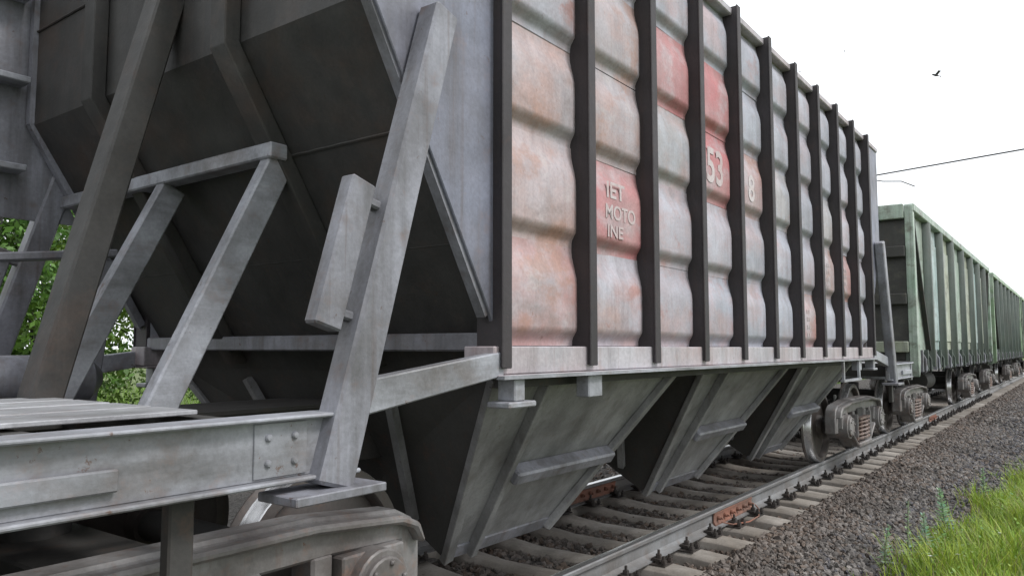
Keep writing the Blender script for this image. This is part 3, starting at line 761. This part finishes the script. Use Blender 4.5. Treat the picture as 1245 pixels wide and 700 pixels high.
        # box folded against the near strut
        for s_ in (-1, 1):
            fb = MB()
            fb.beam((X(1.70), s_ * 1.585, 1.56), (X(1.855), s_ * 1.585, 2.09), 0.115, 0.07, (0, 1, 0))
            fb.beam((X(1.845), s_ * 1.585, 2.03), (X(1.98), s_ * 1.585, 2.00), 0.035, 0.05, (0, 1, 0))
            fb.beam((X(1.72), s_ * 1.585, 1.62), (X(1.86), s_ * 1.585, 1.59), 0.035, 0.05, (0, 1, 0))
            build(E(fb), 'board_holder', 'end_grey', H, bevel=0.008)
        # platform
        eb = MB()
        eb.box(X(0.25), X(0.318), -1.60, 1.60, 1.02, 1.27).box(X(0.20), X(0.30), -1.62, 1.62, 1.272, 1.285)
        build(E(eb), 'end_beam', 'beam_pale', H, bevel=0.006)
        for k in range(4):
            dk = MB(); y0 = -1.26 + 0.30 * k
            dk.box(X(0.325), X(1.45), y0, y0 + 0.26, 1.268, 1.284)
            build(E(dk), 'deck_plate', 'deck_glare', H, bevel=0.003)
        for xs_ in (0.85, 1.44):
            cr = MB(); cr.box(X(xs_), X(xs_ + 0.07), -1.515, 1.515, 1.10, 1.258)
            build(E(cr), 'cross_bearer', 'under_dark', H)
        hg = MB(); hg.box(X(1.22), X(1.30), -1.51, -1.46, 0.74, 1.07)
        build(E(hg), 'hanger', 'under_dark', H, bevel=0.006)
        tk = MB()
        tk.cyl((X(0.75), 0.55, 1.33), (X(1.90), 0.55, 1.33), 0.125, n=24)
        tk.cyl((X(1.90), 0.55, 1.33), (X(1.97), 0.55, 1.33), 0.125, 0.05, n=24)
        build(E(tk), 'air_reservoir', 'end_grey', H, sharp=50)
        hp = MB()
        hp.beam((X(1.98), 0.88, 1.16), (X(2.08), 0.88, 2.0), 0.20, 0.16, (0, 1, 0))
        hp.beam((X(1.35), 0.86, 1.93), (X(2.16), 0.86, 2.035), 0.045, 0.17, (0, 1, 0))
        build(E(hp), 'brake_stand', 'end_grey', H, bevel=0.008)
        bp_ = MB()
        bp_.tube([(X(0.24), -0.62, 0.98), (X(0.6), -0.62, 1.0), (X(1.0), -0.70, 1.02), (X(1.9), -0.72, 1.02), (X(2.5), -0.72, 1.10), (X(2.7), -0.72, 1.30)], 0.021, 8)
        build(E(bp_), 'brake_pipe', 'under_dark', H)
        ho = MB()
        ho.tube([(X(0.24), -0.62, 0.98), (X(0.12), -0.60, 0.93), (X(0.03), -0.50, 0.72), (X(-0.08), -0.42, 0.62), (X(-0.2), -0.38, 0.72)], 0.026, 8)
        build(E(ho), 'brake_hose', 'dark_gap', H)
        for zz in (3.45, 2.40, 1.95):
            sw = MB()
            xs2 = 1.948 if zz > 2.86 else 1.945 + (2.86 - zz) * 0.655
            sw.tube([(X(xs2), yy_, zz + 0.002 * math.sin(yy_ * 40)) for yy_ in np.linspace(-1.49, 1.49, 40)], 0.007, 5)
            build(E(sw), 'weld_seam', 'sheet_dark', H)
        # ladder on the far corner
        ld = MB()
        ld.prism([(X(1.10), 2.28), (X(2.27), 2.28), (X(2.0), 2.84), (X(1.93), 4.10), (X(1.10), 4.10)], 1.560, 1.580)
        build(E(ld), 'ladder_back_plate', 'end_grey', H)
        for k in range(4):
            st_ = MB(); st_.box(X(1.18), X(1.90), 1.40, 1.558, 2.55 + 0.54 * k, 2.59 + 0.54 * k)
            build(E(st_), 'ladder_step', 'beam_pale', H, bevel=0.006)
        coupler(H, e * 6.10, e)
        # shunter's step under the sill
        for s_ in (-1, 1):
            sp_ = MB()
            for xx_ in (3.62, 4.32):
                sp_.box(X(xx_), X(xx_ + 0.045), s_ * 1.60 - 0.012, s_ * 1.60 + 0.012, 1.13, 1.36)
            sp_.box(X(3.60), X(4.39), s_ * 1.60 - 0.02, s_ * 1.60 + 0.02, 1.13, 1.155)
            if e > 0: build(E(sp_), 'shunter_step', 'beam_pale', H)
    make_bogie(H, -5.05); make_bogie(H, 5.05)
    return H, panels

hopper, panels = make_hopper()
tag(hopper, 'grey hopper wagon with dark ribs, rusty pink bulged panels and sloping bins', 'hopper wagon', 'wagons coupled in the freight train')

def lettering(text, parent, size, x, z, mat='white_mark', sx=1.0):
    cu = bpy.data.curves.new('lettering', 'FONT')
    cu.body = text; cu.size = size; cu.extrude = 0.0004; cu.offset = size * 0.02
    tmp = bpy.data.objects.new('lettering_source', cu)
    COL.objects.link(tmp)
    bpy.context.view_layer.update()
    me = bpy.data.meshes.new_from_object(tmp)
    bpy.data.objects.remove(tmp); bpy.data.curves.remove(cu)
    me.materials.clear(); me.materials.append(M[mat])
    zs = parent.scale[2]
    o = bpy.data.objects.new('lettering', me); COL.objects.link(o)
    o.parent = parent
    o.rotation_euler = (R(90), 0, 0)
    o.scale = (sx, 1.0 / zs, 1)
    o.location = (x, -1.5335, z / zs)
    return o
# markings (motion has smeared them in the photograph; the strokes stand where they stand there)
lettering('IET', panels[1, 1], 0.13, -0.12, 0.325, sx=1.25)
lettering('MOTO', panels[1, 1], 0.115, -0.13, 0.205, sx=1.05)
lettering('INE', panels[1, 1], 0.10, -0.11, 0.10, sx=1.25)
lettering('53', panels[3, 2], 0.36, -0.17, 0.14, sx=0.95)
lettering('8', panels[4, 2], 0.30, -0.05, 0.13)
for bay, row in ((6, 0), (7, 1), (8, 1)):
    for k in range(4): lettering('III II', panels[bay, row], 0.055, -0.02, 0.10 + 0.075 * k, sx=1.2)

# the wagon coupled before it (out of the picture to the left)
prev = copy_tree(hopper, None, skip=('lettering',))
prev.location = (HX - 13.5, 0, 0)
tag(prev, 'hopper wagon coupled ahead of the nearest one, left of the platform', 'hopper wagon', 'wagons coupled in the freight train')

# ------------------------------------------------------------------ gondola wagon
def make_gondola(cx, pal, top=3.85):
    G = empty('gondola_wagon', (cx, 0, 0))
    GL = 6.36
    nb = 8
    edges = [-GL + 0.06, -4.85, -3.35, -1.75, 0.0, 1.75, 3.35, 4.85, GL - 0.06]
    for s_ in (-1, 1):
        for k in range(nb):
            p = MB()
            x0, x1 = edges[k] + 0.004, edges[k + 1] - 0.004
            y = s_ * 1.44
            a_, c_ = sorted((y, y - s_ * 0.02))
            p.box(x0, x1, a_, c_, 1.42, top - 0.1)
            if 0 < k < nb - 1:      # shallow pressed field
                a_, c_ = sorted((y, y + s_ * 0.022))
                p.box(x0 + 0.2, x1 - 0.16, a_, c_, 1.62, top - 0.42)
            build(p, 'side_panel', pal[k % len(pal)], G, bevel=0.006)
        for k in range(1, nb):
            p = MB(); x = edges[k]
            y0 = s_ * 1.442
            pts = [(x - 0.11, y0), (x - 0.065, s_ * 1.56), (x + 0.065, s_ * 1.56), (x + 0.11, y0)]
            v = [(a, b_, z) for z in (1.16, top - 0.13) for a, b_ in pts]
            p.add(v, [(0, 1, 2, 3), (7, 6, 5, 4), (0, 4, 5, 1), (1, 5, 6, 2), (2, 6, 7, 3), (3, 7, 4, 0)])
            build(p, 'side_post', 'gon_post', G, bevel=0.006)
        tr = MB(); a_, c_ = sorted((s_ * 1.40, s_ * 1.55))
        tr.box(-GL, GL, a_, c_, top - 0.128, top)
        build(tr, 'top_rail', pal[0], G, bevel=0.012)
        ss = MB(); a_, c_ = sorted((s_ * 1.34, s_ * 1.465))
        ss.box(-GL, GL, a_, c_, 1.28, 1.418)
        build(ss, 'side_sill', 'gon_post', G, bevel=0.006)
        for e in (-1, 1):
            d = MB()
            d.beam((e * 6.25, s_ * 1.485, top - 0.18), (e * 4.98, s_ * 1.485, 1.46), 0.07, 0.07, (0, 1, 0))
            build(d, 'diagonal_brace', 'dark_gap', G)
            cpst = MB(); a_, c_ = sorted((s_ * 1.40, s_ * 1.53))
            cpst.prism([(e * (GL - 0.10), top - 0.02), (e * (GL + 0.02), top - 0.02), (e * (GL + 0.02), 1.25), (e * (GL - 0.05), 1.02), (e * (GL - 0.17), 1.25)], a_, c_)
            build(cpst, 'corner_post', pal[0], G, bevel=0.008)
        # bottom hatch hinges, hooks and loops under the sill
        for k in range(nb - 0):
            for q in (0.25, 0.62):
                x = edges[k] + (edges[k + 1] - edges[k]) * q
                h = MB(); a_, c_ = sorted((s_ * 1.47, s_ * 1.53))
                h.box(x - 0.035, x + 0.035, a_, c_, 1.10, 1.46)
                h.tube([(x + 0.10, s_ * 1.50, 1.40), (x + 0.12, s_ * 1.55, 1.30), (x + 0.11, s_ * 1.55, 1.12), (x + 0.17, s_ * 1.53, 1.08), (x + 0.22, s_ * 1.55, 1.15), (x + 0.20, s_ * 1.5, 1.38)], 0.016, 6)
                build(h, 'hatch_hinge', 'end_grey' if q < 0.5 else 'gon_post', G)
    for e in (-1, 1):
        w = MB(); a_, c_ = sorted((e * (GL - 0.02), e * (GL - 0.05)))
        w.box(a_, c_, -1.405, 1.405, 1.3, top - 0.12)
        build(w, 'end_wall', 'gon_end', G)
        for z0, z1, mt_ in ((top - 0.24, top + 0.004, 'gon_green'), (2.98, 3.16, 'gon_end'), (2.20, 2.38, 'gon_end'), (1.42, 1.60, 'gon_olive')):
            b_ = MB(); a_, c_ = sorted((e * (GL - 0.018), e * (GL + 0.07)))
            b_.box(a_, c_, -1.395, 1.395, z0, z1)
            build(b_, 'end_beam', mt_, G, bevel=0.012)
        hd = MB(); a_, c_ = sorted((e * (GL - 0.10), e * (GL + 0.06)))
        hd.box(a_, c_, -1.40, 1.40, 0.98, 1.29)
        build(hd, 'head_stock', 'gon_end', G, bevel=0.01)
        coupler(G, e * 6.36, e)
    fl = MB(); fl.box(-GL + 0.06, GL - 0.06, -1.40, 1.40, 1.26, 1.30)
    build(fl, 'floor', 'under_dark', G)
    cs = MB(); cs.box(-GL, GL, -0.22, 0.22, 0.90, 1.255)
    build(cs, 'centre_sill', 'under_dark', G)
    for k in range(7):
        x = -4.85 + k * 9.7 / 6
        cb = MB(); cb.prism_x([(-1.36, 1.255), (1.36, 1.255), (1.36, 1.12), (0.3, 0.95), (-0.3, 0.95), (-1.36, 1.12)], x - 0.07, x + 0.07)
        build(cb, 'cross_bearer', 'under_dark', G)
    bt = MB(); bt.cyl((-1.6, -0.75, 0.78), (-0.5, -0.75, 0.78), 0.2, n=20).box(-1.3, -1.25, -0.8, -0.7, 0.95, 1.25).box(-0.85, -0.8, -0.8, -0.7, 0.95, 1.25)
    build(bt, 'air_reservoir', 'under_dark', G)
    make_bogie(G, -4.325); make_bogie(G, 4.325)
    return G
pal1 = ['gon_green', 'gon_teal', 'gon_olive', 'gon_green', 'gon_olive', 'gon_teal', 'gon_olive', 'gon_green']
g1 = make_gondola(20.2, pal1)
tag(g1, 'pale green open gondola wagon coupled right behind the hopper wagon', 'gondola', 'wagons coupled in the freight train')
g2 = make_gondola(34.1, ['gon_grass', 'gon_green', 'gon_grass'], 3.82)
tag(g2, 'darker green gondola wagon behind the pale green one, at right edge', 'gondola', 'wagons coupled in the freight train')

g3 = make_gondola(48.0, ['gon_grass', 'gon_olive'], 3.82)
tag(g3, 'third green gondola wagon, farthest along the train at the right edge', 'gondola', 'wagons coupled in the freight train')

# ------------------------------------------------------------------ overhead line
mast = empty('catenary_mast', (35.0, 3.35, -0.4))
mp = MB(); mp.cyl((0, 0, 0), (0, 0, 9.6), 0.19, 0.13, 20)
build(mp, 'pole', 'mast_concrete', mast)
ca = MB(); ca.tube([(0, -0.05, 9.20), (0, -5.6, 9.52)], 0.030, 8)
build(ca, 'cantilever_arm', 'wire', mast)
sa = MB(); sa.tube([(0, -0.1, 9.05), (0, -0.55, 8.92), (0, -1.25, 8.83), (0, -1.75, 8.55)], 0.022, 8)
build(sa, 'steady_arm', 'wire', mast)
tag(mast, 'overhead line mast with thin slanting arm above the green wagons', 'mast')

def bird(p, s, rz, label):
    b_ = MB()
    rings = [(-0.55, 0.01, 0), (-0.3, 0.06, 0), (0, 0.12, 0), (0.3, 0.09, 0.02), (0.45, 0.07, 0.04), (0.56, 0.015, 0.03)]
    n = 8; v = []; f = []
    for x, r_, z in rings: v += [(x, r_ * math.cos(2 * math.pi * k / n), z + r_ * math.sin(2 * math.pi * k / n)) for k in range(n)]
    for i in range(len(rings) - 1):
        for k in range(n): f.append((i * n + k, i * n + (k + 1) % n, (i + 1) * n + (k + 1) % n, (i + 1) * n + k))
    b_.add(v, f)
    o = build(b_, 'bird', 'bird', None, p, (0.2, 0, rz)); o.scale = (s, s, s)
    for s_ in (-1, 1):
        w = MB(); w.prism([(-0.16, 0.0), (0.22, 0.0), (0.20, 0.02), (-0.16, 0.02)], s_ * 0.05, s_ * 0.45)
        w.v = [(x - abs(y) * 0.25, y, z + abs(y) * 0.65) for x, y, z in w.v]
        build(w, 'wing', 'bird', o)
    tl = MB(); tl.add([(-0.5, -0.05, 0), (-0.5, 0.05, 0), (-0.85, 0.12, 0), (-0.72, 0, 0), (-0.85, -0.12, 0), (-0.5, 0, 0.02)], [(0, 1, 2, 3, 4), (0, 5, 1), (1, 5, 3, 2), (0, 4, 3, 5)])
    build(tl, 'tail', 'bird', o)
    tag(o, label, 'bird', 'birds in the white sky')
bird((26.0, -0.45, 9.78), 0.30, 2.6, 'largest dark bird high in the white sky')
bird((26.0, 0.08, 8.72), 0.07, 0.4, 'tiny bird speck between the largest bird and the wire')
bird((26.0, 2.13, 11.14), 0.07, 1.2, 'tiny bird speck above the far end of the hopper wagon')
bird((26.0, 3.56, 10.76), 0.08, 0.9, 'tiny bird speck just above the middle of the hopper top edge')

# ------------------------------------------------------------------ vegetation
def blades(n, pos, hgt, wid, lean, cols):
    """grass blades: 3-segment tapering strips"""
    az = rng.uniform(0, 2 * math.pi, n); d = np.stack([np.cos(az), np.sin(az)], 1); sd = np.stack([-np.sin(az), np.cos(az)], 1)
    V = np.zeros((n, 7, 3)); T = np.zeros((n, 7, 3))
    for k, t in enumerate((0, 0.4, 0.75)):
        off = lean * t ** 1.8
        for j, s_ in enumerate((-1, 1)):
            V[:, 2 * k + j, :2] = pos[:, :2] + d * off[:, None] + sd * (s_ * wid * (1 - 0.45 * t))[:, None]
            V[:, 2 * k + j, 2] = pos[:, 2] + hgt * (t - 0.12 * t * t * lean / hgt)
    V[:, 6, :2] = pos[:, :2] + d * lean[:, None]; V[:, 6, 2] = pos[:, 2] + hgt * 0.93
    T[:] = cols[:, None]
    b0 = (np.arange(n) * 7)[:, None]
    tri = np.array([[0, 1, 3], [0, 3, 2], [2, 3, 5], [2, 5, 4], [4, 5, 6]])
    F = (tri[None] + b0[:, :, None]).reshape(-1, 3)
    return V.reshape(-1, 3), F, T.reshape(-1, 3)

def ground_z(y): return np.where((y > -3.4) & (y < 7.4), bed_z(y), -0.47)
n = 85000
px = np.concatenate([rng.uniform(3.5, 14, 60000), rng.uniform(14, 40, 25000)])
edge = -2.42 - (px - 6.2) * 0.075 - 0.12 * np.sin(px * 2.3) - 0.10 * np.sin(px * 5.1 + 1)
edge = np.maximum(edge, -4.2)
dep = rng.random(n) ** 1.5 * 3.0
py = edge - dep + rng.normal(0, 0.05, n)
patch = np.sin(px * 1.9 + 0.7 * py) + np.sin(px * 4.7 - py * 3.1 + 2)
keep = rng.random(n) < np.clip(0.28 + dep * 2.2 + 0.16 * patch, 0.05, 1)
px, py, dep = px[keep], py[keep], dep[keep]; n = len(px)
clump = np.sin(px * 3.7 + 1.3) * np.sin(py * 4.3) * 0.5 + 0.5
tx = rng.uniform(6.6, 16, 70); ty = -2.40 - (tx - 6.2) * 0.075 + rng.random(70) ** 2.5 * 0.35
ex = np.repeat(tx, 9) + rng.normal(0, 0.025, 630); ey = np.repeat(ty, 9) + rng.normal(0, 0.025, 630)
px = np.concatenate([px, ex]); py = np.concatenate([py, ey]); dep = np.concatenate([dep, np.zeros(630)]); n = len(px)
clump = np.sin(px * 3.7 + 1.3) * np.sin(py * 4.3) * 0.5 + 0.5
hg = rng.uniform(0.14, 0.42, n) * (0.65 + 0.6 * clump) * np.clip(0.6 + dep, 0.6, 1.15)
cols = np.array([0.19, 0.31, 0.03])[None] * rng.uniform(0.6, 1.35, n)[:, None]
yel = rng.random(n) < 0.30 + 0.25 * clump; cols[yel] = np.array([0.29, 0.37, 0.04]) * rng.uniform(0.7, 1.3, yel.sum())[:, None]
dry = rng.random(n) < 0.10; cols[dry] = np.array([0.28, 0.24, 0.11])
V, F, T = blades(n, np.stack([px, py, ground_z(py) - 0.01], 1), hg, rng.uniform(0.0022, 0.0055, n), hg * rng.uniform(0.2, 0.95, n), cols)
tag(link('grass', np_mesh('grass', V, F, T, 'leaf'), None), 'bright green grass along the ballast edge at lower right', 'grass', kind='stuff')
# broad-leaved herbs growing through the grass
m_ = 520
hx = rng.uniform(5.2, 17, m_); hy = -2.50 - (hx - 6.2) * 0.075 - rng.random(m_) ** 1.2 * 1.9 - 0.12 * np.sin(hx * 2.3)
HV, HF, HT = [], [], []; o_ = 0
for k in range(m_):
    nl = int(rng.integers(7, 15)); hh = rng.uniform(0.12, 0.42)
    cb_ = np.array([[0.20, 0.33, 0.06], [0.13, 0.26, 0.07], [0.28, 0.36, 0.08], [0.24, 0.34, 0.18]][int(rng.integers(0, 4))])
    for q_ in range(nl):
        t = (q_ + 0.5) / nl; a = rng.uniform(0, 6.28); L = rng.uniform(0.035, 0.075) * (1.2 - 0.6 * t); w_ = L * rng.uniform(0.22, 0.36)
        d = np.array([math.cos(a), math.sin(a), rng.uniform(-0.1, 0.8)]); d /= np.linalg.norm(d); sd = np.array([-math.sin(a), math.cos(a), rng.uniform(-0.3, 0.3)])
        p_ = np.array([hx[k] + rng.normal(0, 0.015), hy[k] + rng.normal(0, 0.015), float(ground_z(np.array(hy[k]))) + hh * t])
        HV += [p_, p_ + d * L * 0.45 + sd * w_, p_ + d * L, p_ + d * L * 0.45 - sd * w_]; HF.append((o_, o_ + 1, o_ + 2, o_ + 3)); o_ += 4
        HT += [cb_ * rng.uniform(0.75, 1.3)] * 4
tag(link('ground_cover', np_mesh('ground_cover', np.array(HV), np.array(HF), np.array(HT), 'leaf'), None), 'leafy green herbs mixed into the trackside grass', 'ground cover', kind='stuff')
n = 26000
px = rng.uniform(-6, 45, n); py = 7.0 + rng.random(n) ** 1.3 * 24
hg = rng.uniform(0.2, 0.6, n)
cols = np.array([0.13, 0.22, 0.03])[None] * rng.uniform(0.6, 1.4, n)[:, None]
V, F, T = blades(n, np.stack([px, py, np.full(n, -0.48)], 1), hg, rng.uniform(0.008, 0.018, n), hg * rng.uniform(0.2, 0.8, n), cols)
tag(link('grass', np_mesh('grass', V, F, T, 'leaf'), None), 'tall green grass beyond the track, seen under the wagon end', 'grass', kind='stuff')

def leaf_cloud(centres, radii, per, size, base, flat=0.8):
    C = []; T = []
    for c, r_ in zip(centres, radii):
        m_ = per
        u = rng.normal(size=(m_, 3)); u /= np.linalg.norm(u, axis=1)[:, None]
        rad = r_ * rng.uniform(0.55, 1.08, m_) ** 0.7
        p = np.array(c) + u * rad[:, None] * np.array([1, 1, flat])
        C.append(p); T.append(np.array(base)[None] * rng.uniform(0.55, 1.45, m_)[:, None] * np.array([rng.uniform(0.85, 1.25), 1, rng.uniform(0.7, 1.2)]))
    C = np.vstack(C); T = np.vstack(T); m_ = len(C)
    a = rng.normal(size=(m_, 3)); a /= np.linalg.norm(a, axis=1)[:, None]
    b_ = np.cross(a, rng.normal(size=(m_, 3))); b_ /= np.linalg.norm(b_, axis=1)[:, None]
    s_ = size * rng.uniform(0.6, 1.35, m_)[:, None]
    V = np.stack([C - a * s_, C + b_ * s_ * 0.5, C + a * s_, C - b_ * s_ * 0.5], 1).reshape(-1, 3)
    F = np.arange(m_ * 4).reshape(-1, 4)
    return V, F, np.repeat(T, 4, 0)

def make_shrub(seed, h, w):
    lr = np.random.default_rng(seed)
    S_ = empty('shrub', (0, 0, -0.47))
    cs, rs = [], []
    for k in range(54):
        t = lr.uniform(0.12, 1.0); ang = lr.uniform(0, 2 * math.pi); rr_ = w * (0.35 + 0.65 * math.sin(min(1, t * 1.15) * math.pi * 0.85)) * lr.uniform(0.2, 1)
        cs.append((rr_ * math.cos(ang), rr_ * math.sin(ang), h * t)); rs.append(lr.uniform(0.28, 0.55))
    V, F, T = leaf_cloud(cs, rs, 420, 0.040, (0.085, 0.17, 0.026))
    o = link('crown', np_mesh('crown', V, F, T, 'leaf'), None, S_)
    tk = MB()
    for k in range(6):
        a = k * 1.05 + lr.uniform(-0.3, 0.3); r2 = w * lr.uniform(0.3, 0.7)
        tk.tube([(0.06 * math.cos(a), 0.06 * math.sin(a), 0), (r2 * 0.35 * math.cos(a), r2 * 0.35 * math.sin(a), h * 0.35), (r2 * math.cos(a), r2 * math.sin(a), h * 0.85)], 0.028, 6)
    build(tk, 'trunk', 'under_dark', S_)
    return S_
s1 = make_shrub(3, 4.2, 1.8); s2 = make_shrub(5, 3.4, 1.7)
SHR = [(4.2, 9.6, s1, 1.45, 'leafy green shrub at far left behind the wagon end')]
SHR += [(x, y, s2 if k % 2 else s1, sc_, 'green shrub in the added row beyond the track, hidden behind the wagons') for k, (x, y, sc_) in enumerate(  # most of this row is added to block sky light under the wagons
        [(0.6, 10.4, 1.3), (2.4, 12.2, 1.55), (6.6, 12.4, 1.5), (5.2, 14.5, 1.6), (9.6, 9.8, 1.0), (14.0, 9.6, 0.9), (18.5, 9.4, 0.95), (22.5, 9.2, 0.9), (26.5, 9.0, 0.95), (30.0, 8.8, 0.9), (34.0, 8.8, 1.0), (38.0, 8.8, 0.95), (42.0, 8.8, 1.0), (46.5, 8.8, 1.0), (51.0, 8.8, 1.05), (56.0, 8.8, 1.1), (62.0, 8.8, 1.1), (69.0, 8.8, 1.2)])]
used = set()
for x, y, src, k, lab in SHR:
    o = src if src not in used else copy_tree(src)
    used.add(src)
    o.location = (x, y, -0.47); o.scale = (k, k, k); o.rotation_euler = (0, 0, x * 1.7)
    tag(o, lab, 'shrub', 'shrubs beyond the track')

def weed(x, y, h, col, label, nl=34, leaf=0.05):
    z = float(ground_z(np.array(y)))
    Wd = empty('weed', (x, y, z))
    st = MB(); lx, ly = random.uniform(-0.05, 0.05), random.uniform(-0.05, 0.05)
    st.tube([(0, 0, -0.02), (lx * 0.3, ly * 0.3, h * 0.5), (lx, ly, h)], 0.006, 6)
    build(st, 'stem', 'weed_stem', Wd)
    V, F, T = [], [], []
    for k in range(nl):
        t = (k + 0.5) / nl
        a = k * 2.4; L = leaf * (1.45 - 1.0 * t) * random.uniform(0.8, 1.2); w = L * 0.32
        up = 0.25 + 0.75 * t
        bx, by, bz = lx * t, ly * t, h * (0.08 + 0.92 * t)
        d = Vector((math.cos(a), math.sin(a), up)).normalized(); sd = Vector((-math.sin(a), math.cos(a), 0))
        p = Vector((bx, by, bz)); o_ = len(V)
        dr = Vector((0, 0, -L * 0.25 * (1 - t)))
        V += [p, p + d * L * 0.5 + sd * w, p + d * L + dr, p + d * L * 0.5 - sd * w]
        F += [(o_, o_ + 1, o_ + 2, o_ + 3)]
        cc = [c * random.uniform(0.8, 1.2) for c in col]; T += [cc] * 4
    link('leaves', np_mesh('leaves', np.array([v[:] for v in V]), np.array(F), np.array(T), 'leaf'), None, Wd)
    tag(Wd, label, 'weed', 'pale weeds at the ballast edge')
M['weed_stem'] = painted('weed_stem', (0.22, 0.27, 0.16), (0.25, 0.28, 0.2), rust_amt=0, dirt_amt=0.1, rough=0.7)
pale_c = (0.30, 0.40, 0.27)
weed(6.94, -2.27, 0.34, pale_c, 'short pale green weed alone on the ballast at the bottom edge', 44, 0.06)
weed(7.35, -2.38, 0.50, pale_c, 'tallest thin pale weed standing left of the grass')
weed(7.80, -2.45, 0.34, pale_c, 'pale bushy weed just right of the tallest thin weed', 48, 0.07)
weed(8.6, -2.50, 0.44, (0.27, 0.40, 0.25), 'broad silvery weed rising at the tip of the grass', 60, 0.09)
weed(10.9, -2.62, 0.40, (0.24, 0.36, 0.2), 'small grey green weed further back at the grass edge', 40, 0.07)

def flower(x, y, h, label):
    z = float(ground_z(np.array(y)))
    Fl = empty('flower', (x, y, z))
    st = MB(); st.tube([(0, 0, 0), (0.01, 0.01, h * 0.5), (0.0, 0.02, h)], 0.003, 5)
    build(st, 'stem', 'weed_stem', Fl)
    hd = MB()
    for k in range(8):
        a = k * math.pi / 4
        hd.add([(0, 0.02, h), (0.012 * math.cos(a - .35), 0.02 + 0.012 * math.sin(a - .35), h + .004), (0.024 * math.cos(a), 0.02 + 0.024 * math.sin(a), h + .004), (0.012 * math.cos(a + .35), 0.02 + 0.012 * math.sin(a + .35), h + .004)], [(0, 1, 2, 3)])
    build(hd, 'petals', 'petal', Fl)
    tag(Fl, label, 'flower', 'small white flowers in the grass')
M['petal'] = painted('petal', (0.75, 0.75, 0.73), (0.7, 0.7, 0.68), rust_amt=0, dirt_amt=0, rough=0.6)
flower(8.0, -3.02, 0.30, 'white flower in the grass nearest the right edge of the picture')
flower(6.75, -2.66, 0.26, 'white flower low in the grass at the bottom edge')
flower(6.95, -2.82, 0.28, 'white flower at the bottom edge, second towards the right corner')
